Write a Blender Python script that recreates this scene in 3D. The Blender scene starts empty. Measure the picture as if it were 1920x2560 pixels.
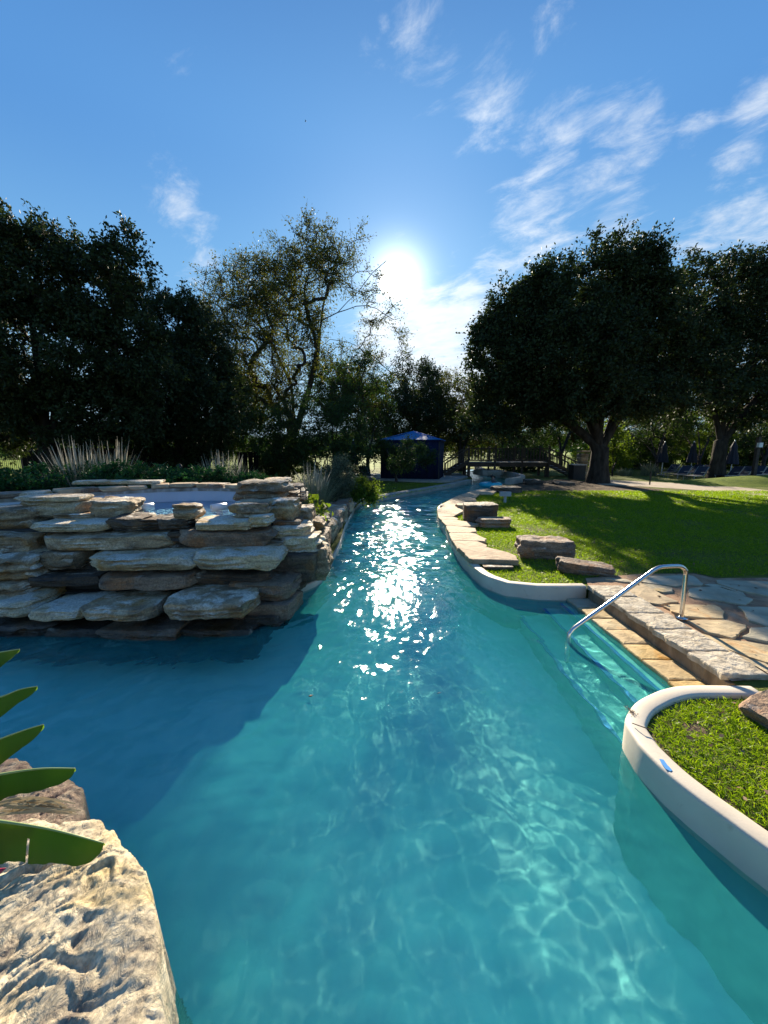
import bpy, bmesh, math, random
import numpy as np
from mathutils import Vector, Matrix
from mathutils.geometry import delaunay_2d_cdt

sc = bpy.context.scene
COL = sc.collection
R = math.radians
random.seed(7)
rng = np.random.default_rng(7)

# ------------------------------------------------------------------ camera
EYE = 2.2
PITCH = math.atan((1280 - 1125) / 960.0)
cam = bpy.data.objects.new('camera', bpy.data.cameras.new('camera'))
COL.objects.link(cam)
cam.location = (0, 0, EYE)
cam.rotation_euler = (math.pi / 2 - PITCH, 0, 0)
cam.data.sensor_fit = 'HORIZONTAL'
cam.data.sensor_width = 36
cam.data.lens = 18
cam.data.clip_start = 0.05
cam.data.clip_end = 5000
sc.camera = cam
sc.view_settings.view_transform = 'Standard'
sc.view_settings.look = 'None'
sc.view_settings.gamma = 1
sc.view_settings.use_curve_mapping = False
sc.view_settings.exposure = 1.42
sc.cycles.use_denoising = True
sc.cycles.max_bounces = 10
sc.cycles.transmission_bounces = 8
sc.cycles.transparent_max_bounces = 8
sc.cycles.diffuse_bounces = 3
sc.cycles.glossy_bounces = 4
sc.cycles.sample_clamp_indirect = 30
sc.cycles.caustics_reflective = False
sc.cycles.blur_glossy = 0.3

SUN_AZ, SUN_EL = R(1.8), R(22.0)
SUN_DIR = Vector((math.sin(SUN_AZ) * math.cos(SUN_EL), math.cos(SUN_AZ) * math.cos(SUN_EL), math.sin(SUN_EL)))
_c, _s = math.cos(PITCH), math.sin(PITCH)


def ray(px, py):
    u = (px - 960) / 960.0
    v = (1280 - py) / 960.0
    return Vector((u, _c + v * _s, v * _c - _s))


def at(px, py, z=0.0):
    """survey point on the level z"""
    r = ray(px, py)
    t = (z - EYE) / r.z
    return Vector((r.x * t, r.y * t, z))


def vat(px, py, Y):
    """survey point at the distance Y"""
    r = ray(px, py)
    t = Y / r.y
    return Vector((r.x * t, Y, EYE + r.z * t))


# ------------------------------------------------------------------ sky
def build_world():
    w = bpy.data.worlds.new('World')
    sc.world = w
    w.use_nodes = True
    nt = w.node_tree
    N, K = nt.nodes, nt.links
    bg = N['Background']
    tc = N.new('ShaderNodeTexCoord')
    sky = N.new('ShaderNodeTexSky')
    sky.sky_type = 'NISHITA'
    sky.sun_disc = False
    sky.sun_elevation = SUN_EL
    sky.sun_rotation = SUN_AZ
    sky.ozone_density = 2.0
    sky.dust_density = 0.4

    def math_(op, a, b=None, clamp=False):
        n = N.new('ShaderNodeMath')
        n.operation = op
        n.use_clamp = clamp
        for i, x in enumerate((a, b)):
            if x is None:
                continue
            if isinstance(x, (int, float)):
                n.inputs[i].default_value = x
            else:
                K.new(x, n.inputs[i])
        return n.outputs[0]

    def rgbmix(mode, f, a, b):
        n = N.new('ShaderNodeMix')
        n.data_type = 'RGBA'
        n.blend_type = mode
        for s, x in ((0, f), (6, a), (7, b)):
            if isinstance(x, (int, float)):
                n.inputs[s].default_value = x
            elif isinstance(x, tuple):
                n.inputs[s].default_value = (*x, 1)
            else:
                K.new(x, n.inputs[s])
        return n.outputs[2]

    gen = tc.outputs['Generated']
    sep = N.new('ShaderNodeSeparateXYZ')
    K.new(gen, sep.inputs[0])
    # elevation gradient
    ramp = N.new('ShaderNodeValToRGB')
    cr = ramp.color_ramp
    cr.interpolation = 'EASE'
    stops = [(0.0, (4.4, 6.2, 7.6)), (0.12, (3.4, 5.6, 7.6)), (0.30, (1.55, 4.0, 7.4)), (0.55, (.80, 2.7, 6.4)), (0.8, (.40, 1.6, 4.7)), (1.0, (.28, 1.15, 3.8))]
    while len(cr.elements) < len(stops):
        cr.elements.new(0.5)
    for e, (p, c) in zip(cr.elements, stops):
        e.position = p
        e.color = (c[0] / 8, c[1] / 8, c[2] / 8, 1)
    K.new(math_('MAXIMUM', sep.outputs[2], 0.0), ramp.inputs[0])
    base = rgbmix('MULTIPLY', 1.0, ramp.outputs[0], (8, 8, 8))
    # the physical sky folded in, compressed near the sun
    nis = N.new('ShaderNodeVectorMath')
    nis.operation = 'DIVIDE'
    den = N.new('ShaderNodeVectorMath')
    den.operation = 'ADD'
    sc_ = N.new('ShaderNodeVectorMath')
    sc_.operation = 'SCALE'
    sc_.inputs[3].default_value = 0.11
    K.new(sky.outputs[0], sc_.inputs[0])
    den.inputs[1].default_value = (1, 1, 1)
    K.new(sc_.outputs[0], den.inputs[0])
    K.new(sky.outputs[0], nis.inputs[0])
    K.new(den.outputs[0], nis.inputs[1])
    base = rgbmix('MIX', 0.15, base, nis.outputs[0])
    # glow of the air round the sun
    dt = N.new('ShaderNodeVectorMath')
    dt.operation = 'DOT_PRODUCT'
    K.new(gen, dt.inputs[0])
    dt.inputs[1].default_value = SUN_DIR
    d = math_('MAXIMUM', dt.outputs['Value'], 0.0)
    wide = math_('MULTIPLY', math_('POWER', d, 7.0), 0.9)
    mid = math_('MULTIPLY', math_('POWER', d, 60.0), 1.1)
    tight = math_('MULTIPLY', math_('POWER', d, 600.0), 11.0)
    glow = rgbmix('ADD', 1.0, base, rgbmix('MULTIPLY', 1.0, (.45, 1.0, 1.2), wide))
    glow = rgbmix('ADD', 1.0, glow, rgbmix('MULTIPLY', 1.0, (.95, 1.05, 1.1), mid))
    glow = rgbmix('ADD', 1.0, glow, rgbmix('MULTIPLY', 1.0, (1.0, .98, .92), tight))
    core = N.new('ShaderNodeMapRange')
    core.interpolation_type = 'SMOOTHSTEP'
    K.new(d, core.inputs[0])
    core.inputs[1].default_value = math.cos(R(2.5))
    core.inputs[2].default_value = math.cos(R(1.6))
    core.inputs[3].default_value = 0
    core.inputs[4].default_value = 60
    glow = rgbmix('ADD', 1.0, glow, rgbmix('MULTIPLY', 1.0, (1.0, .97, .9), core.outputs[0]))
    # cloud wisps on a level 1 above the eye
    zc = math_('ADD', math_('MAXIMUM', sep.outputs[2], 0.0), 0.12)
    cx = math_('DIVIDE', sep.outputs[0], zc)
    cy = math_('DIVIDE', sep.outputs[1], zc)
    cmb = N.new('ShaderNodeCombineXYZ')
    K.new(cx, cmb.inputs[0])
    K.new(cy, cmb.inputs[1])
    vr = N.new('ShaderNodeVectorRotate')
    vr.rotation_type = 'Z_AXIS'
    vr.inputs['Angle'].default_value = R(40)
    K.new(cmb.outputs[0], vr.inputs[0])
    mp = N.new('ShaderNodeMapping')
    mp.inputs['Scale'].default_value = (2.0, 3.0, 1)
    K.new(vr.outputs[0], mp.inputs[0])
    n1 = N.new('ShaderNodeTexNoise')
    n1.inputs['Scale'].default_value = 2.3
    n1.inputs['Detail'].default_value = 8
    n1.inputs['Roughness'].default_value = 0.66
    n1.inputs['Distortion'].default_value = 0.35
    K.new(mp.outputs[0], n1.inputs[0])
    blobs = [(1050, 50, 130, .8), (950, 110, 60, .6), (1410, 10, 90, .75), (1235, 280, 95, .95), (1290, 330, 60, .6), (1420, 230, 90, .7), (1370, 400, 110, .95), (1560, 330, 120, 1.0), (1350, 550, 140, 1.05),
             (1540, 545, 85, .95), (1790, 600, 110, 1.0), (1890, 560, 120, 1.1), (1900, 270, 90, 1.0), (1830, 400, 70, .9), (1750, 320, 60, .8), (1890, 480, 60, .9), (1250, 690, 100, 1.0), (1290, 470, 70, .7),
             (1080, 860, 150, 1.9), (1130, 960, 150, 1.9), (380, 330, 70, .55), (400, 420, 70, .6), (455, 540, 85, .85), (510, 640, 60, .95), (960, 60, 30, .8), (1160, 790, 90, 1.8), (960, 840, 90, 1.7), (2100, 520, 220, 1.0), (2300, 200, 200, .8), (-300, 500, 200, .7)]
    mask = None
    for px, py, r, wgt in blobs:
        v = ray(px, py).normalized()
        dn = N.new('ShaderNodeVectorMath')
        dn.operation = 'DISTANCE'
        K.new(gen, dn.inputs[0])
        dn.inputs[1].default_value = v
        mr = N.new('ShaderNodeMapRange')
        mr.interpolation_type = 'SMOOTHSTEP'
        K.new(dn.outputs['Value'], mr.inputs[0])
        k = ray(px, py).length
        mr.inputs[1].default_value = 0
        mr.inputs[2].default_value = 1.75 * r / 960.0 / k
        mr.inputs[3].default_value = wgt
        mr.inputs[4].default_value = 0
        mask = mr.outputs[0] if mask is None else math_('MAXIMUM', mask, mr.outputs[0])
    cl = math_('ADD', n1.outputs[0], math_('MULTIPLY', math_('SUBTRACT', mask, 1.0), 0.30))
    mr = N.new('ShaderNodeMapRange')
    mr.interpolation_type = 'SMOOTHSTEP'
    K.new(cl, mr.inputs[0])
    mr.inputs[1].default_value = 0.33
    mr.inputs[2].default_value = 0.74
    cov = mr.outputs[0]
    n2 = N.new('ShaderNodeTexNoise')
    n2.inputs['Scale'].default_value = 5
    n2.inputs['Detail'].default_value = 5
    K.new(mp.outputs[0], n2.inputs[0])
    shade = rgbmix('MIX', math_('MULTIPLY', n2.outputs[0], 1.0, True), (5.2, 6.2, 7.6), (8.6, 9.0, 9.4))
    shade = rgbmix('ADD', 1.0, shade, rgbmix('MULTIPLY', 1.0, (1.0, 1.0, .95), math_('MULTIPLY', math_('POWER', d, 30.0), 3.0)))
    out = rgbmix('MIX', math_('MULTIPLY', cov, 0.85), glow, shade)
    K.new(out, bg.inputs[0])
    bg.inputs[1].default_value = 0.0445
    w.cycles.sampling_method = 'MANUAL'
    w.cycles.sample_map_resolution = 1024


build_world()
sl = bpy.data.lights.new('sun', 'SUN')
sl.energy = 5.0
sl.angle = R(0.5)
sl.color = (1.0, 0.88, 0.68)
sl.cycles.is_caustics_light = True
so = bpy.data.objects.new('sun', sl)
so.rotation_euler = SUN_DIR.to_track_quat('Z', 'Y').to_euler()
COL.objects.link(so)


# ------------------------------------------------------------------ helpers
def tag(o, label=None, cat=None, group=None, kind=None):
    if label:
        o['label'] = label
    if cat:
        o['category'] = cat
    if group:
        o['group'] = group
    if kind:
        o['kind'] = kind
    return o


def empty(name, loc, label, cat, group=None, rz=0.0):
    o = bpy.data.objects.new(name, None)
    o.empty_display_size = 0.2
    o.location = loc
    o.rotation_euler = (0, 0, rz)
    COL.objects.link(o)
    return tag(o, label, cat, group)


def link(name, me, mat, parent=None, world=True):
    """link a mesh; with world=True its vertices are in world space and are kept there"""
    o = bpy.data.objects.new(name, me)
    if mat is not None and not me.materials:
        me.materials.append(mat)
    COL.objects.link(o)
    if parent is not None:
        o.parent = parent
        if world:
            M = Matrix.Translation(parent.location) @ parent.rotation_euler.to_matrix().to_4x4()
            p = parent.parent
            if p is not None:
                M = (Matrix.Translation(p.location) @ p.rotation_euler.to_matrix().to_4x4()) @ M
            me.transform(M.inverted())
    return o


def npmesh(name, V, F, smooth=False):
    V = np.asarray(V, np.float32)
    F = np.asarray(F, np.int32)
    me = bpy.data.meshes.new(name)
    me.vertices.add(len(V))
    me.vertices.foreach_set('co', V.ravel())
    me.loops.add(F.size)
    me.loops.foreach_set('vertex_index', F.ravel())
    me.polygons.add(len(F))
    me.polygons.foreach_set('loop_start', np.arange(0, F.size, F.shape[1], dtype=np.int32))
    if smooth:
        me.polygons.foreach_set('use_smooth', np.ones(len(F), bool))
    me.update(calc_edges=True)
    return me


class MB:
    def __init__(s):
        s.v, s.f, s.sm = [], [], []

    def box(s, c, size, rz=0.0, tilt=None):
        M = Matrix.Rotation(rz, 3, 'Z')
        if tilt:
            M = M @ Matrix.Rotation(tilt[0], 3, tilt[1])
        b = len(s.v)
        for x in (-.5, .5):
            for y in (-.5, .5):
                for z in (-.5, .5):
                    s.v.append(tuple(Vector(c) + M @ Vector((x * size[0], y * size[1], z * size[2]))))
        for q in ((0, 1, 3, 2), (4, 6, 7, 5), (0, 4, 5, 1), (2, 3, 7, 6), (0, 2, 6, 4), (1, 5, 7, 3)):
            s.f.append(tuple(b + i for i in q))
        return s

    def bar(s, a, b, w, h):
        """box from a to b, w wide, h high"""
        a, b = Vector(a), Vector(b)
        d = (b - a)
        L = d.length
        d.normalize()
        side = d.cross(Vector((0, 0, 1)))
        if side.length < 1e-4:
            side = Vector((1, 0, 0))
        side.normalize()
        up = side.cross(d)
        k = len(s.v)
        for p in (a, b):
            for i, j in ((-1, -1), (1, -1), (1, 1), (-1, 1)):
                s.v.append(tuple(p + side * (w / 2 * i) + up * (h / 2 * j)))
        for q in ((3, 2, 1, 0), (4, 5, 6, 7), (0, 1, 5, 4), (1, 2, 6, 5), (2, 3, 7, 6), (3, 0, 4, 7)):
            s.f.append(tuple(k + i for i in q))
        return s

    def tube(s, pts, rad, n=6, cap=True):
        pts = [Vector(p) for p in pts]
        if isinstance(rad, (int, float)):
            rad = [rad] * len(pts)
        b = len(s.v)
        prev = None
        for i, p in enumerate(pts):
            t = (pts[min(i + 1, len(pts) - 1)] - pts[max(i - 1, 0)])
            if t.length < 1e-6:
                t = Vector((0, 0, 1))
            t.normalize()
            if prev is None:
                a = Vector((1, 0, 0)) if abs(t.x) < .9 else Vector((0, 1, 0))
                prev = (a - t * a.dot(t)).normalized()
            else:
                prev = (prev - t * prev.dot(t))
                if prev.length < 1e-5:
                    prev = Vector((1, 0, 0))
                prev.normalize()
            bi = t.cross(prev)
            for k in range(n):
                an = 2 * math.pi * k / n
                s.v.append(tuple(p + (prev * math.cos(an) + bi * math.sin(an)) * rad[i]))
        for i in range(len(pts) - 1):
            for k in range(n):
                k2 = (k + 1) % n
                s.f.append((b + i * n + k, b + i * n + k2, b + (i + 1) * n + k2, b + (i + 1) * n + k))
        if cap:
            s.f.append(tuple(b + k for k in range(n))[::-1])
            s.f.append(tuple(b + (len(pts) - 1) * n + k for k in range(n)))
        return s

    def build(s, name, mat, parent=None, smooth=False, world=True):
        me = bpy.data.meshes.new(name)
        me.from_pydata(s.v, [], s.f)
        if smooth:
            me.polygons.foreach_set('use_smooth', [True] * len(me.polygons))
        me.update()
        return link(name, me, mat, parent, world)


def copy_tree(o, parent=None):
    c = o.copy()
    COL.objects.link(c)
    c.parent = parent
    for ch in list(o.children):
        copy_tree(ch, c)
    return c


# vectorised gradient noise
_perm = np.random.default_rng(11).permutation(4096)
_grad = np.random.default_rng(12).normal(size=(4096, 3))
_grad /= np.linalg.norm(_grad, axis=1)[:, None]


def pn(P):
    P = np.asarray(P, float)
    i = np.floor(P).astype(np.int64)
    f = P - i
    u = f * f * f * (f * (f * 6 - 15) + 10)

    def g(dx, dy, dz):
        h = _perm[(_perm[(_perm[(i[..., 0] + dx) & 4095] + i[..., 1] + dy) & 4095] + i[..., 2] + dz) & 4095]
        return (_grad[h] * (f - np.array([dx, dy, dz]))).sum(-1)
    x, y, z = u[..., 0], u[..., 1], u[..., 2]
    a = g(0, 0, 0) * (1 - x) + g(1, 0, 0) * x
    b = g(0, 1, 0) * (1 - x) + g(1, 1, 0) * x
    c = g(0, 0, 1) * (1 - x) + g(1, 0, 1) * x
    d = g(0, 1, 1) * (1 - x) + g(1, 1, 1) * x
    return (a * (1 - y) + b * y) * (1 - z) + (c * (1 - y) + d * y) * z


def fbm(P, o=4, gain=.5):
    r, a = 0, 1.0
    P = np.asarray(P, float)
    for k in range(o):
        r = r + a * pn(P * (2.03 ** k) + k * 17.3)
        a *= gain
    return r


def inside(poly, X, Y):
    poly = [(p[0], p[1]) for p in poly]
    X, Y = np.asarray(X, float), np.asarray(Y, float)
    r = np.zeros(X.shape, bool)
    n = len(poly)
    for i in range(n):
        x1, y1 = poly[i]
        x2, y2 = poly[(i + 1) % n]
        if y1 == y2:
            continue
        c = ((y1 > Y) != (y2 > Y)) & (X < (x2 - x1) * (Y - y1) / (y2 - y1) + x1)
        r ^= c
    return r


def edge_dist(poly, X, Y):
    X, Y = np.asarray(X, float), np.asarray(Y, float)
    best = np.full(X.shape, 1e9)
    n = len(poly)
    for i in range(n):
        a = np.array(poly[i][:2], float)
        b = np.array(poly[(i + 1) % n][:2], float)
        d = b - a
        t = np.clip(((X - a[0]) * d[0] + (Y - a[1]) * d[1]) / max(1e-9, (d @ d)), 0, 1)
        best = np.minimum(best, np.hypot(X - a[0] - t * d[0], Y - a[1] - t * d[1]))
    return best


def catmull(pts, step=0.12, closed=False):
    P = [Vector(p) for p in pts]
    out = []
    n = len(P)
    for i in range(n - 1 if not closed else n):
        p0 = P[max(i - 1, 0)] if not closed else P[i - 1]
        p1, p2 = P[i], P[(i + 1) % n]
        p3 = P[min(i + 2, n - 1)] if not closed else P[(i + 2) % n]
        k = max(1, int((p2 - p1).length / step))
        for j in range(k):
            t = j / k
            out.append(0.5 * ((2 * p1) + (p2 - p0) * t + (2 * p0 - 5 * p1 + 4 * p2 - p3) * t * t + (3 * p1 - p0 - 3 * p2 + p3) * t ** 3))
    if not closed:
        out.append(P[-1])
    return out


# ------------------------------------------------------------------ materials
def newmat(name):
    m = bpy.data.materials.new(name)
    m.use_nodes = True
    return m, m.node_tree.nodes, m.node_tree.links


def ramp_node(N, stops):
    r = N.new('ShaderNodeValToRGB')
    while len(r.color_ramp.elements) < len(stops):
        r.color_ramp.elements.new(0.5)
    for e, (p, c) in zip(r.color_ramp.elements, stops):
        e.position = p
        e.color = (*c, 1)
    return r


def noisemat(name, stops, scale=4, detail=6, rough=.8, bump=.3, bscale=None, bdist=.02, stretch=(1, 1, 1), rnd=0.0, stain=None, coords='Object', metallic=0.0, distort=0.4, spec=.5, island=0.0, hue=0.0):
    m, N, K = newmat(name)
    b = N['Principled BSDF']
    b.inputs['Roughness'].default_value = rough
    b.inputs['Metallic'].default_value = metallic
    b.inputs['Specular IOR Level'].default_value = spec
    tc = N.new('ShaderNodeTexCoord')
    mp = N.new('ShaderNodeMapping')
    mp.inputs['Scale'].default_value = stretch
    K.new(tc.outputs[coords], mp.inputs[0])
    vec = mp.outputs[0]
    if rnd or hue:
        oi = N.new('ShaderNodeObjectInfo')
        sv = N.new('ShaderNodeVectorMath')
        sv.operation = 'ADD'
        ms = N.new('ShaderNodeMath')
        ms.operation = 'MULTIPLY'
        ms.inputs[1].default_value = 37.0
        K.new(oi.outputs['Random'], ms.inputs[0])
        cb = N.new('ShaderNodeCombineXYZ')
        K.new(ms.outputs[0], cb.inputs[0])
        K.new(ms.outputs[0], cb.inputs[2])
        K.new(vec, sv.inputs[0])
        K.new(cb.outputs[0], sv.inputs[1])
        vec = sv.outputs[0]
    n = N.new('ShaderNodeTexNoise')
    n.inputs['Scale'].default_value = scale
    n.inputs['Detail'].default_value = detail
    n.inputs['Distortion'].default_value = distort
    K.new(vec, n.inputs[0])
    r = ramp_node(N, stops)
    K.new(n.outputs[0], r.inputs[0])
    col = r.outputs[0]
    if stain:
        n3 = N.new('ShaderNodeTexNoise')
        n3.inputs['Scale'].default_value = stain[1]
        n3.inputs['Detail'].default_value = 5
        n3.inputs['Distortion'].default_value = .8
        K.new(vec, n3.inputs[0])
        mr = N.new('ShaderNodeMapRange')
        mr.inputs[1].default_value = stain[2]
        mr.inputs[2].default_value = stain[2] + .12
        K.new(n3.outputs[0], mr.inputs[0])
        mx = N.new('ShaderNodeMix')
        mx.data_type = 'RGBA'
        K.new(mr.outputs[0], mx.inputs[0])
        K.new(col, mx.inputs[6])
        mx.inputs[7].default_value = (*stain[0], 1)
        col = mx.outputs[2]
    if rnd or island or hue:
        hs = N.new('ShaderNodeHueSaturation')
        mr = N.new('ShaderNodeMapRange')
        a = rnd or island
        mr.inputs[3].default_value = 1 - a
        mr.inputs[4].default_value = 1 + a
        if island:
            g = N.new('ShaderNodeNewGeometry')
            K.new(g.outputs['Random Per Island'], mr.inputs[0])
        else:
            K.new(oi.outputs['Random'], mr.inputs[0])
        K.new(mr.outputs[0], hs.inputs['Value'])
        if hue:
            m2 = N.new('ShaderNodeMapRange')
            fr = N.new('ShaderNodeMath')
            fr.operation = 'FRACT'
            mm = N.new('ShaderNodeMath')
            mm.operation = 'MULTIPLY'
            mm.inputs[1].default_value = 7.31
            K.new(oi.outputs['Random'], mm.inputs[0])
            K.new(mm.outputs[0], fr.inputs[0])
            K.new(fr.outputs[0], m2.inputs[0])
            m2.inputs[3].default_value = 1 - hue
            m2.inputs[4].default_value = 1 + hue
            K.new(m2.outputs[0], hs.inputs['Saturation'])
        K.new(col, hs.inputs['Color'])
        col = hs.outputs[0]
    K.new(col, b.inputs['Base Color'])
    if bump:
        nb = N.new('ShaderNodeTexNoise')
        nb.inputs['Scale'].default_value = bscale or scale * 4
        nb.inputs['Detail'].default_value = 8
        nb.inputs['Roughness'].default_value = .6
        nb.inputs['Distortion'].default_value = .3
        K.new(vec, nb.inputs[0])
        bp = N.new('ShaderNodeBump')
        bp.inputs['Strength'].default_value = bump
        bp.inputs['Distance'].default_value = bdist
        K.new(nb.outputs[0], bp.inputs['Height'])
        K.new(bp.outputs[0], b.inputs['Normal'])
    return m


def rockmat(name, dark, mid, light, warm, rnd=.25, deposit=.55, depcol=(.62, .55, .44)):
    """layered sandstone: strata, rust, and a pale mineral crust lying on the upper faces"""
    m, N, K = newmat(name)
    b = N['Principled BSDF']
    b.inputs['Roughness'].default_value = .75
    tc = N.new('ShaderNodeTexCoord')
    oi = N.new('ShaderNodeObjectInfo')
    ms = N.new('ShaderNodeMath')
    ms.operation = 'MULTIPLY'
    ms.inputs[1].default_value = 53.0
    K.new(oi.outputs['Random'], ms.inputs[0])
    cb = N.new('ShaderNodeCombineXYZ')
    for i in range(3):
        K.new(ms.outputs[0], cb.inputs[i])
    ad = N.new('ShaderNodeVectorMath')
    ad.operation = 'ADD'
    K.new(tc.outputs['Object'], ad.inputs[0])
    K.new(cb.outputs[0], ad.inputs[1])
    mp = N.new('ShaderNodeMapping')
    mp.inputs['Scale'].default_value = (1, 1, 4.5)
    K.new(ad.outputs[0], mp.inputs[0])

    def noise(vec, s, d=6, dist=.5):
        n = N.new('ShaderNodeTexNoise')
        n.inputs['Scale'].default_value = s
        n.inputs['Detail'].default_value = d
        n.inputs['Distortion'].default_value = dist
        n.inputs['Roughness'].default_value = .6
        K.new(vec, n.inputs[0])
        return n.outputs[0]

    def mr(x, a, c, lo=0.0, hi=1.0):
        n = N.new('ShaderNodeMapRange')
        n.inputs[1].default_value = a
        n.inputs[2].default_value = c
        n.inputs[3].default_value = lo
        n.inputs[4].default_value = hi
        K.new(x, n.inputs[0])
        return n.outputs[0]

    def mix(f, a, c):
        n = N.new('ShaderNodeMix')
        n.data_type = 'RGBA'
        K.new(f, n.inputs[0])
        K.new(a, n.inputs[6]) if not isinstance(a, tuple) else setattr(n.inputs[6], 'default_value', (*a, 1))
        K.new(c, n.inputs[7]) if not isinstance(c, tuple) else setattr(n.inputs[7], 'default_value', (*c, 1))
        return n.outputs[2]
    r = ramp_node(N, [(.3, dark), (.5, mid), (.72, light)])
    K.new(noise(mp.outputs[0], 2.2), r.inputs[0])
    col = mix(mr(noise(ad.outputs[0], 2.6), .52, .66), r.outputs[0], warm)
    geo = N.new('ShaderNodeNewGeometry')
    sx = N.new('ShaderNodeSeparateXYZ')
    K.new(geo.outputs['Normal'], sx.inputs[0])
    up = mr(sx.outputs[2], .15, .8)
    dep = noise(ad.outputs[0], 3.3, 8)
    mul = N.new('ShaderNodeMath')
    mul.operation = 'MULTIPLY'
    K.new(mr(dep, .62 - deposit * .3, .74 - deposit * .3), mul.inputs[0])
    up2 = N.new('ShaderNodeMath')
    up2.operation = 'MAXIMUM'
    K.new(up, up2.inputs[0])
    K.new(mr(oi.outputs['Random'], .72, .95, 0, .8 * deposit), up2.inputs[1])
    K.new(up2.outputs[0], mul.inputs[1])
    col = mix(mul.outputs[0], col, depcol)
    sp = N.new('ShaderNodeSeparateXYZ')
    K.new(geo.outputs['Position'], sp.inputs[0])
    wl = N.new('ShaderNodeMath')
    wl.operation = 'ADD'
    K.new(sp.outputs[2], wl.inputs[0])
    wn = N.new('ShaderNodeMath')
    wn.operation = 'MULTIPLY'
    wn.inputs[1].default_value = -.22
    K.new(noise(ad.outputs[0], 5), wn.inputs[0])
    K.new(wn.outputs[0], wl.inputs[1])
    wet = mr(wl.outputs[0], -.06, .06, .45, 1.0)
    K.new(mr(wl.outputs[0], -.06, .06, .25, .78), b.inputs['Roughness'])
    grain = mr(noise(ad.outputs[0], 48, 6), .34, .66, .62, 1.34)
    gm = N.new('ShaderNodeMath')
    gm.operation = 'MULTIPLY'
    K.new(grain, gm.inputs[0])
    K.new(wet, gm.inputs[1])
    wet = gm.outputs[0]
    hs = N.new('ShaderNodeHueSaturation')
    vm = N.new('ShaderNodeMath')
    vm.operation = 'MULTIPLY'
    K.new(mr(oi.outputs['Random'], 0, 1, 1 - rnd, 1 + rnd), vm.inputs[0])
    K.new(wet, vm.inputs[1])
    K.new(vm.outputs[0], hs.inputs['Value'])
    K.new(col, hs.inputs['Color'])
    K.new(hs.outputs[0], b.inputs['Base Color'])
    bp = N.new('ShaderNodeBump')
    bp.inputs['Strength'].default_value = 1.0
    bp.inputs['Distance'].default_value = .045
    K.new(noise(mp.outputs[0], 8, 12, .2), bp.inputs['Height'])
    bp2 = N.new('ShaderNodeBump')
    bp2.inputs['Strength'].default_value = .8
    bp2.inputs['Distance'].default_value = .015
    K.new(noise(ad.outputs[0], 30, 6, .2), bp2.inputs['Height'])
    K.new(bp.outputs[0], bp2.inputs['Normal'])
    K.new(bp2.outputs[0], b.inputs['Normal'])
    return m


def leafmat(name, c1, c2, trans=.35, tcol=None, rough=.6, spec=.18):
    m, N, K = newmat(name)
    b = N['Principled BSDF']
    b.inputs['Roughness'].default_value = rough
    b.inputs['Specular IOR Level'].default_value = spec
    g = N.new('ShaderNodeNewGeometry')
    r = ramp_node(N, [(0, c1), (1, c2)])
    K.new(g.outputs['Random Per Island'], r.inputs[0])
    K.new(r.outputs[0], b.inputs['Base Color'])
    t = N.new('ShaderNodeBsdfTranslucent')
    if tcol:
        hs = N.new('ShaderNodeMix')
        hs.data_type = 'RGBA'
        hs.blend_type = 'MULTIPLY'
        hs.inputs[0].default_value = 1
        K.new(r.outputs[0], hs.inputs[6])
        hs.inputs[7].default_value = (*tcol, 1)
        K.new(hs.outputs[2], t.inputs[0])
    else:
        K.new(r.outputs[0], t.inputs[0])
    mx = N.new('ShaderNodeMixShader')
    mx.inputs[0].default_value = trans
    K.new(b.outputs[0], mx.inputs[1])
    K.new(t.outputs[0], mx.inputs[2])
    K.new(mx.outputs[0], N['Material Output'].inputs[0])
    return m


def flat(name, c, rough=.5, metallic=0.0, spec=.5):
    return noisemat(name, [(.3, tuple(x * .82 for x in c)), (.7, tuple(min(1, x * 1.12) for x in c))], scale=3, rough=rough, metallic=metallic, bump=.08, spec=spec, bscale=30, bdist=.004)


M = {}
M['lawn'] = noisemat('lawn_turf', [(.25, (.065, .075, .012)), (.5, (.105, .13, .014)), (.75, (.16, .17, .025))], scale=2.6, detail=12, rough=.9, bump=1.0, bscale=48, bdist=.05, stain=((.13, .105, .045), 1.1, .60), coords='Object', spec=.2)
M['field'] = noisemat('far_meadow', [(.3, (.11, .17, .02)), (.7, (.22, .27, .04))], scale=.3, rough=.9, bump=.6, bscale=6, bdist=.15, spec=.1)
M['mulch'] = noisemat('bare_earth', [(.3, (.05, .035, .025)), (.55, (.12, .085, .055)), (.7, (.24, .18, .12))], scale=2.4, detail=9, rough=.95, bump=1.0, bscale=24, bdist=.04, spec=.1)
M['path'] = noisemat('sandy_path', [(.3, (.30, .23, .16)), (.7, (.42, .34, .25))], scale=2, rough=.9, bump=.3, bscale=40, bdist=.01)
M['plaster'] = noisemat('cream_plaster', [(.25, (.50, .43, .33)), (.6, (.61, .53, .42)), (.8, (.68, .60, .49))], scale=2.2, detail=10, rough=.6, bump=.18, bscale=60, bdist=.004, stain=((.42, .35, .26), 7.0, .63))
M['concrete'] = noisemat('weathered_concrete', [(.25, (.22, .21, .18)), (.6, (.33, .31, .27)), (.8, (.42, .40, .35))], scale=2.5, detail=10, rough=.8, bump=.3, bscale=40, bdist=.006)
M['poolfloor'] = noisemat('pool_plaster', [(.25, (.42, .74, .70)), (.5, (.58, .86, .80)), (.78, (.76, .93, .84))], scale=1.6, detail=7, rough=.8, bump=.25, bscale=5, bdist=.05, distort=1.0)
M['bluetile'] = noisemat('blue_nosing_tile', [(.3, (.02, .09, .36)), (.7, (.04, .16, .46))], scale=20, rough=.3, bump=.1)
M['rock'] = rockmat('feature_sandstone', (.09, .06, .035), (.29, .205, .12), (.52, .40, .25), (.32, .17, .055), rnd=.35, deposit=.42)
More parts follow.
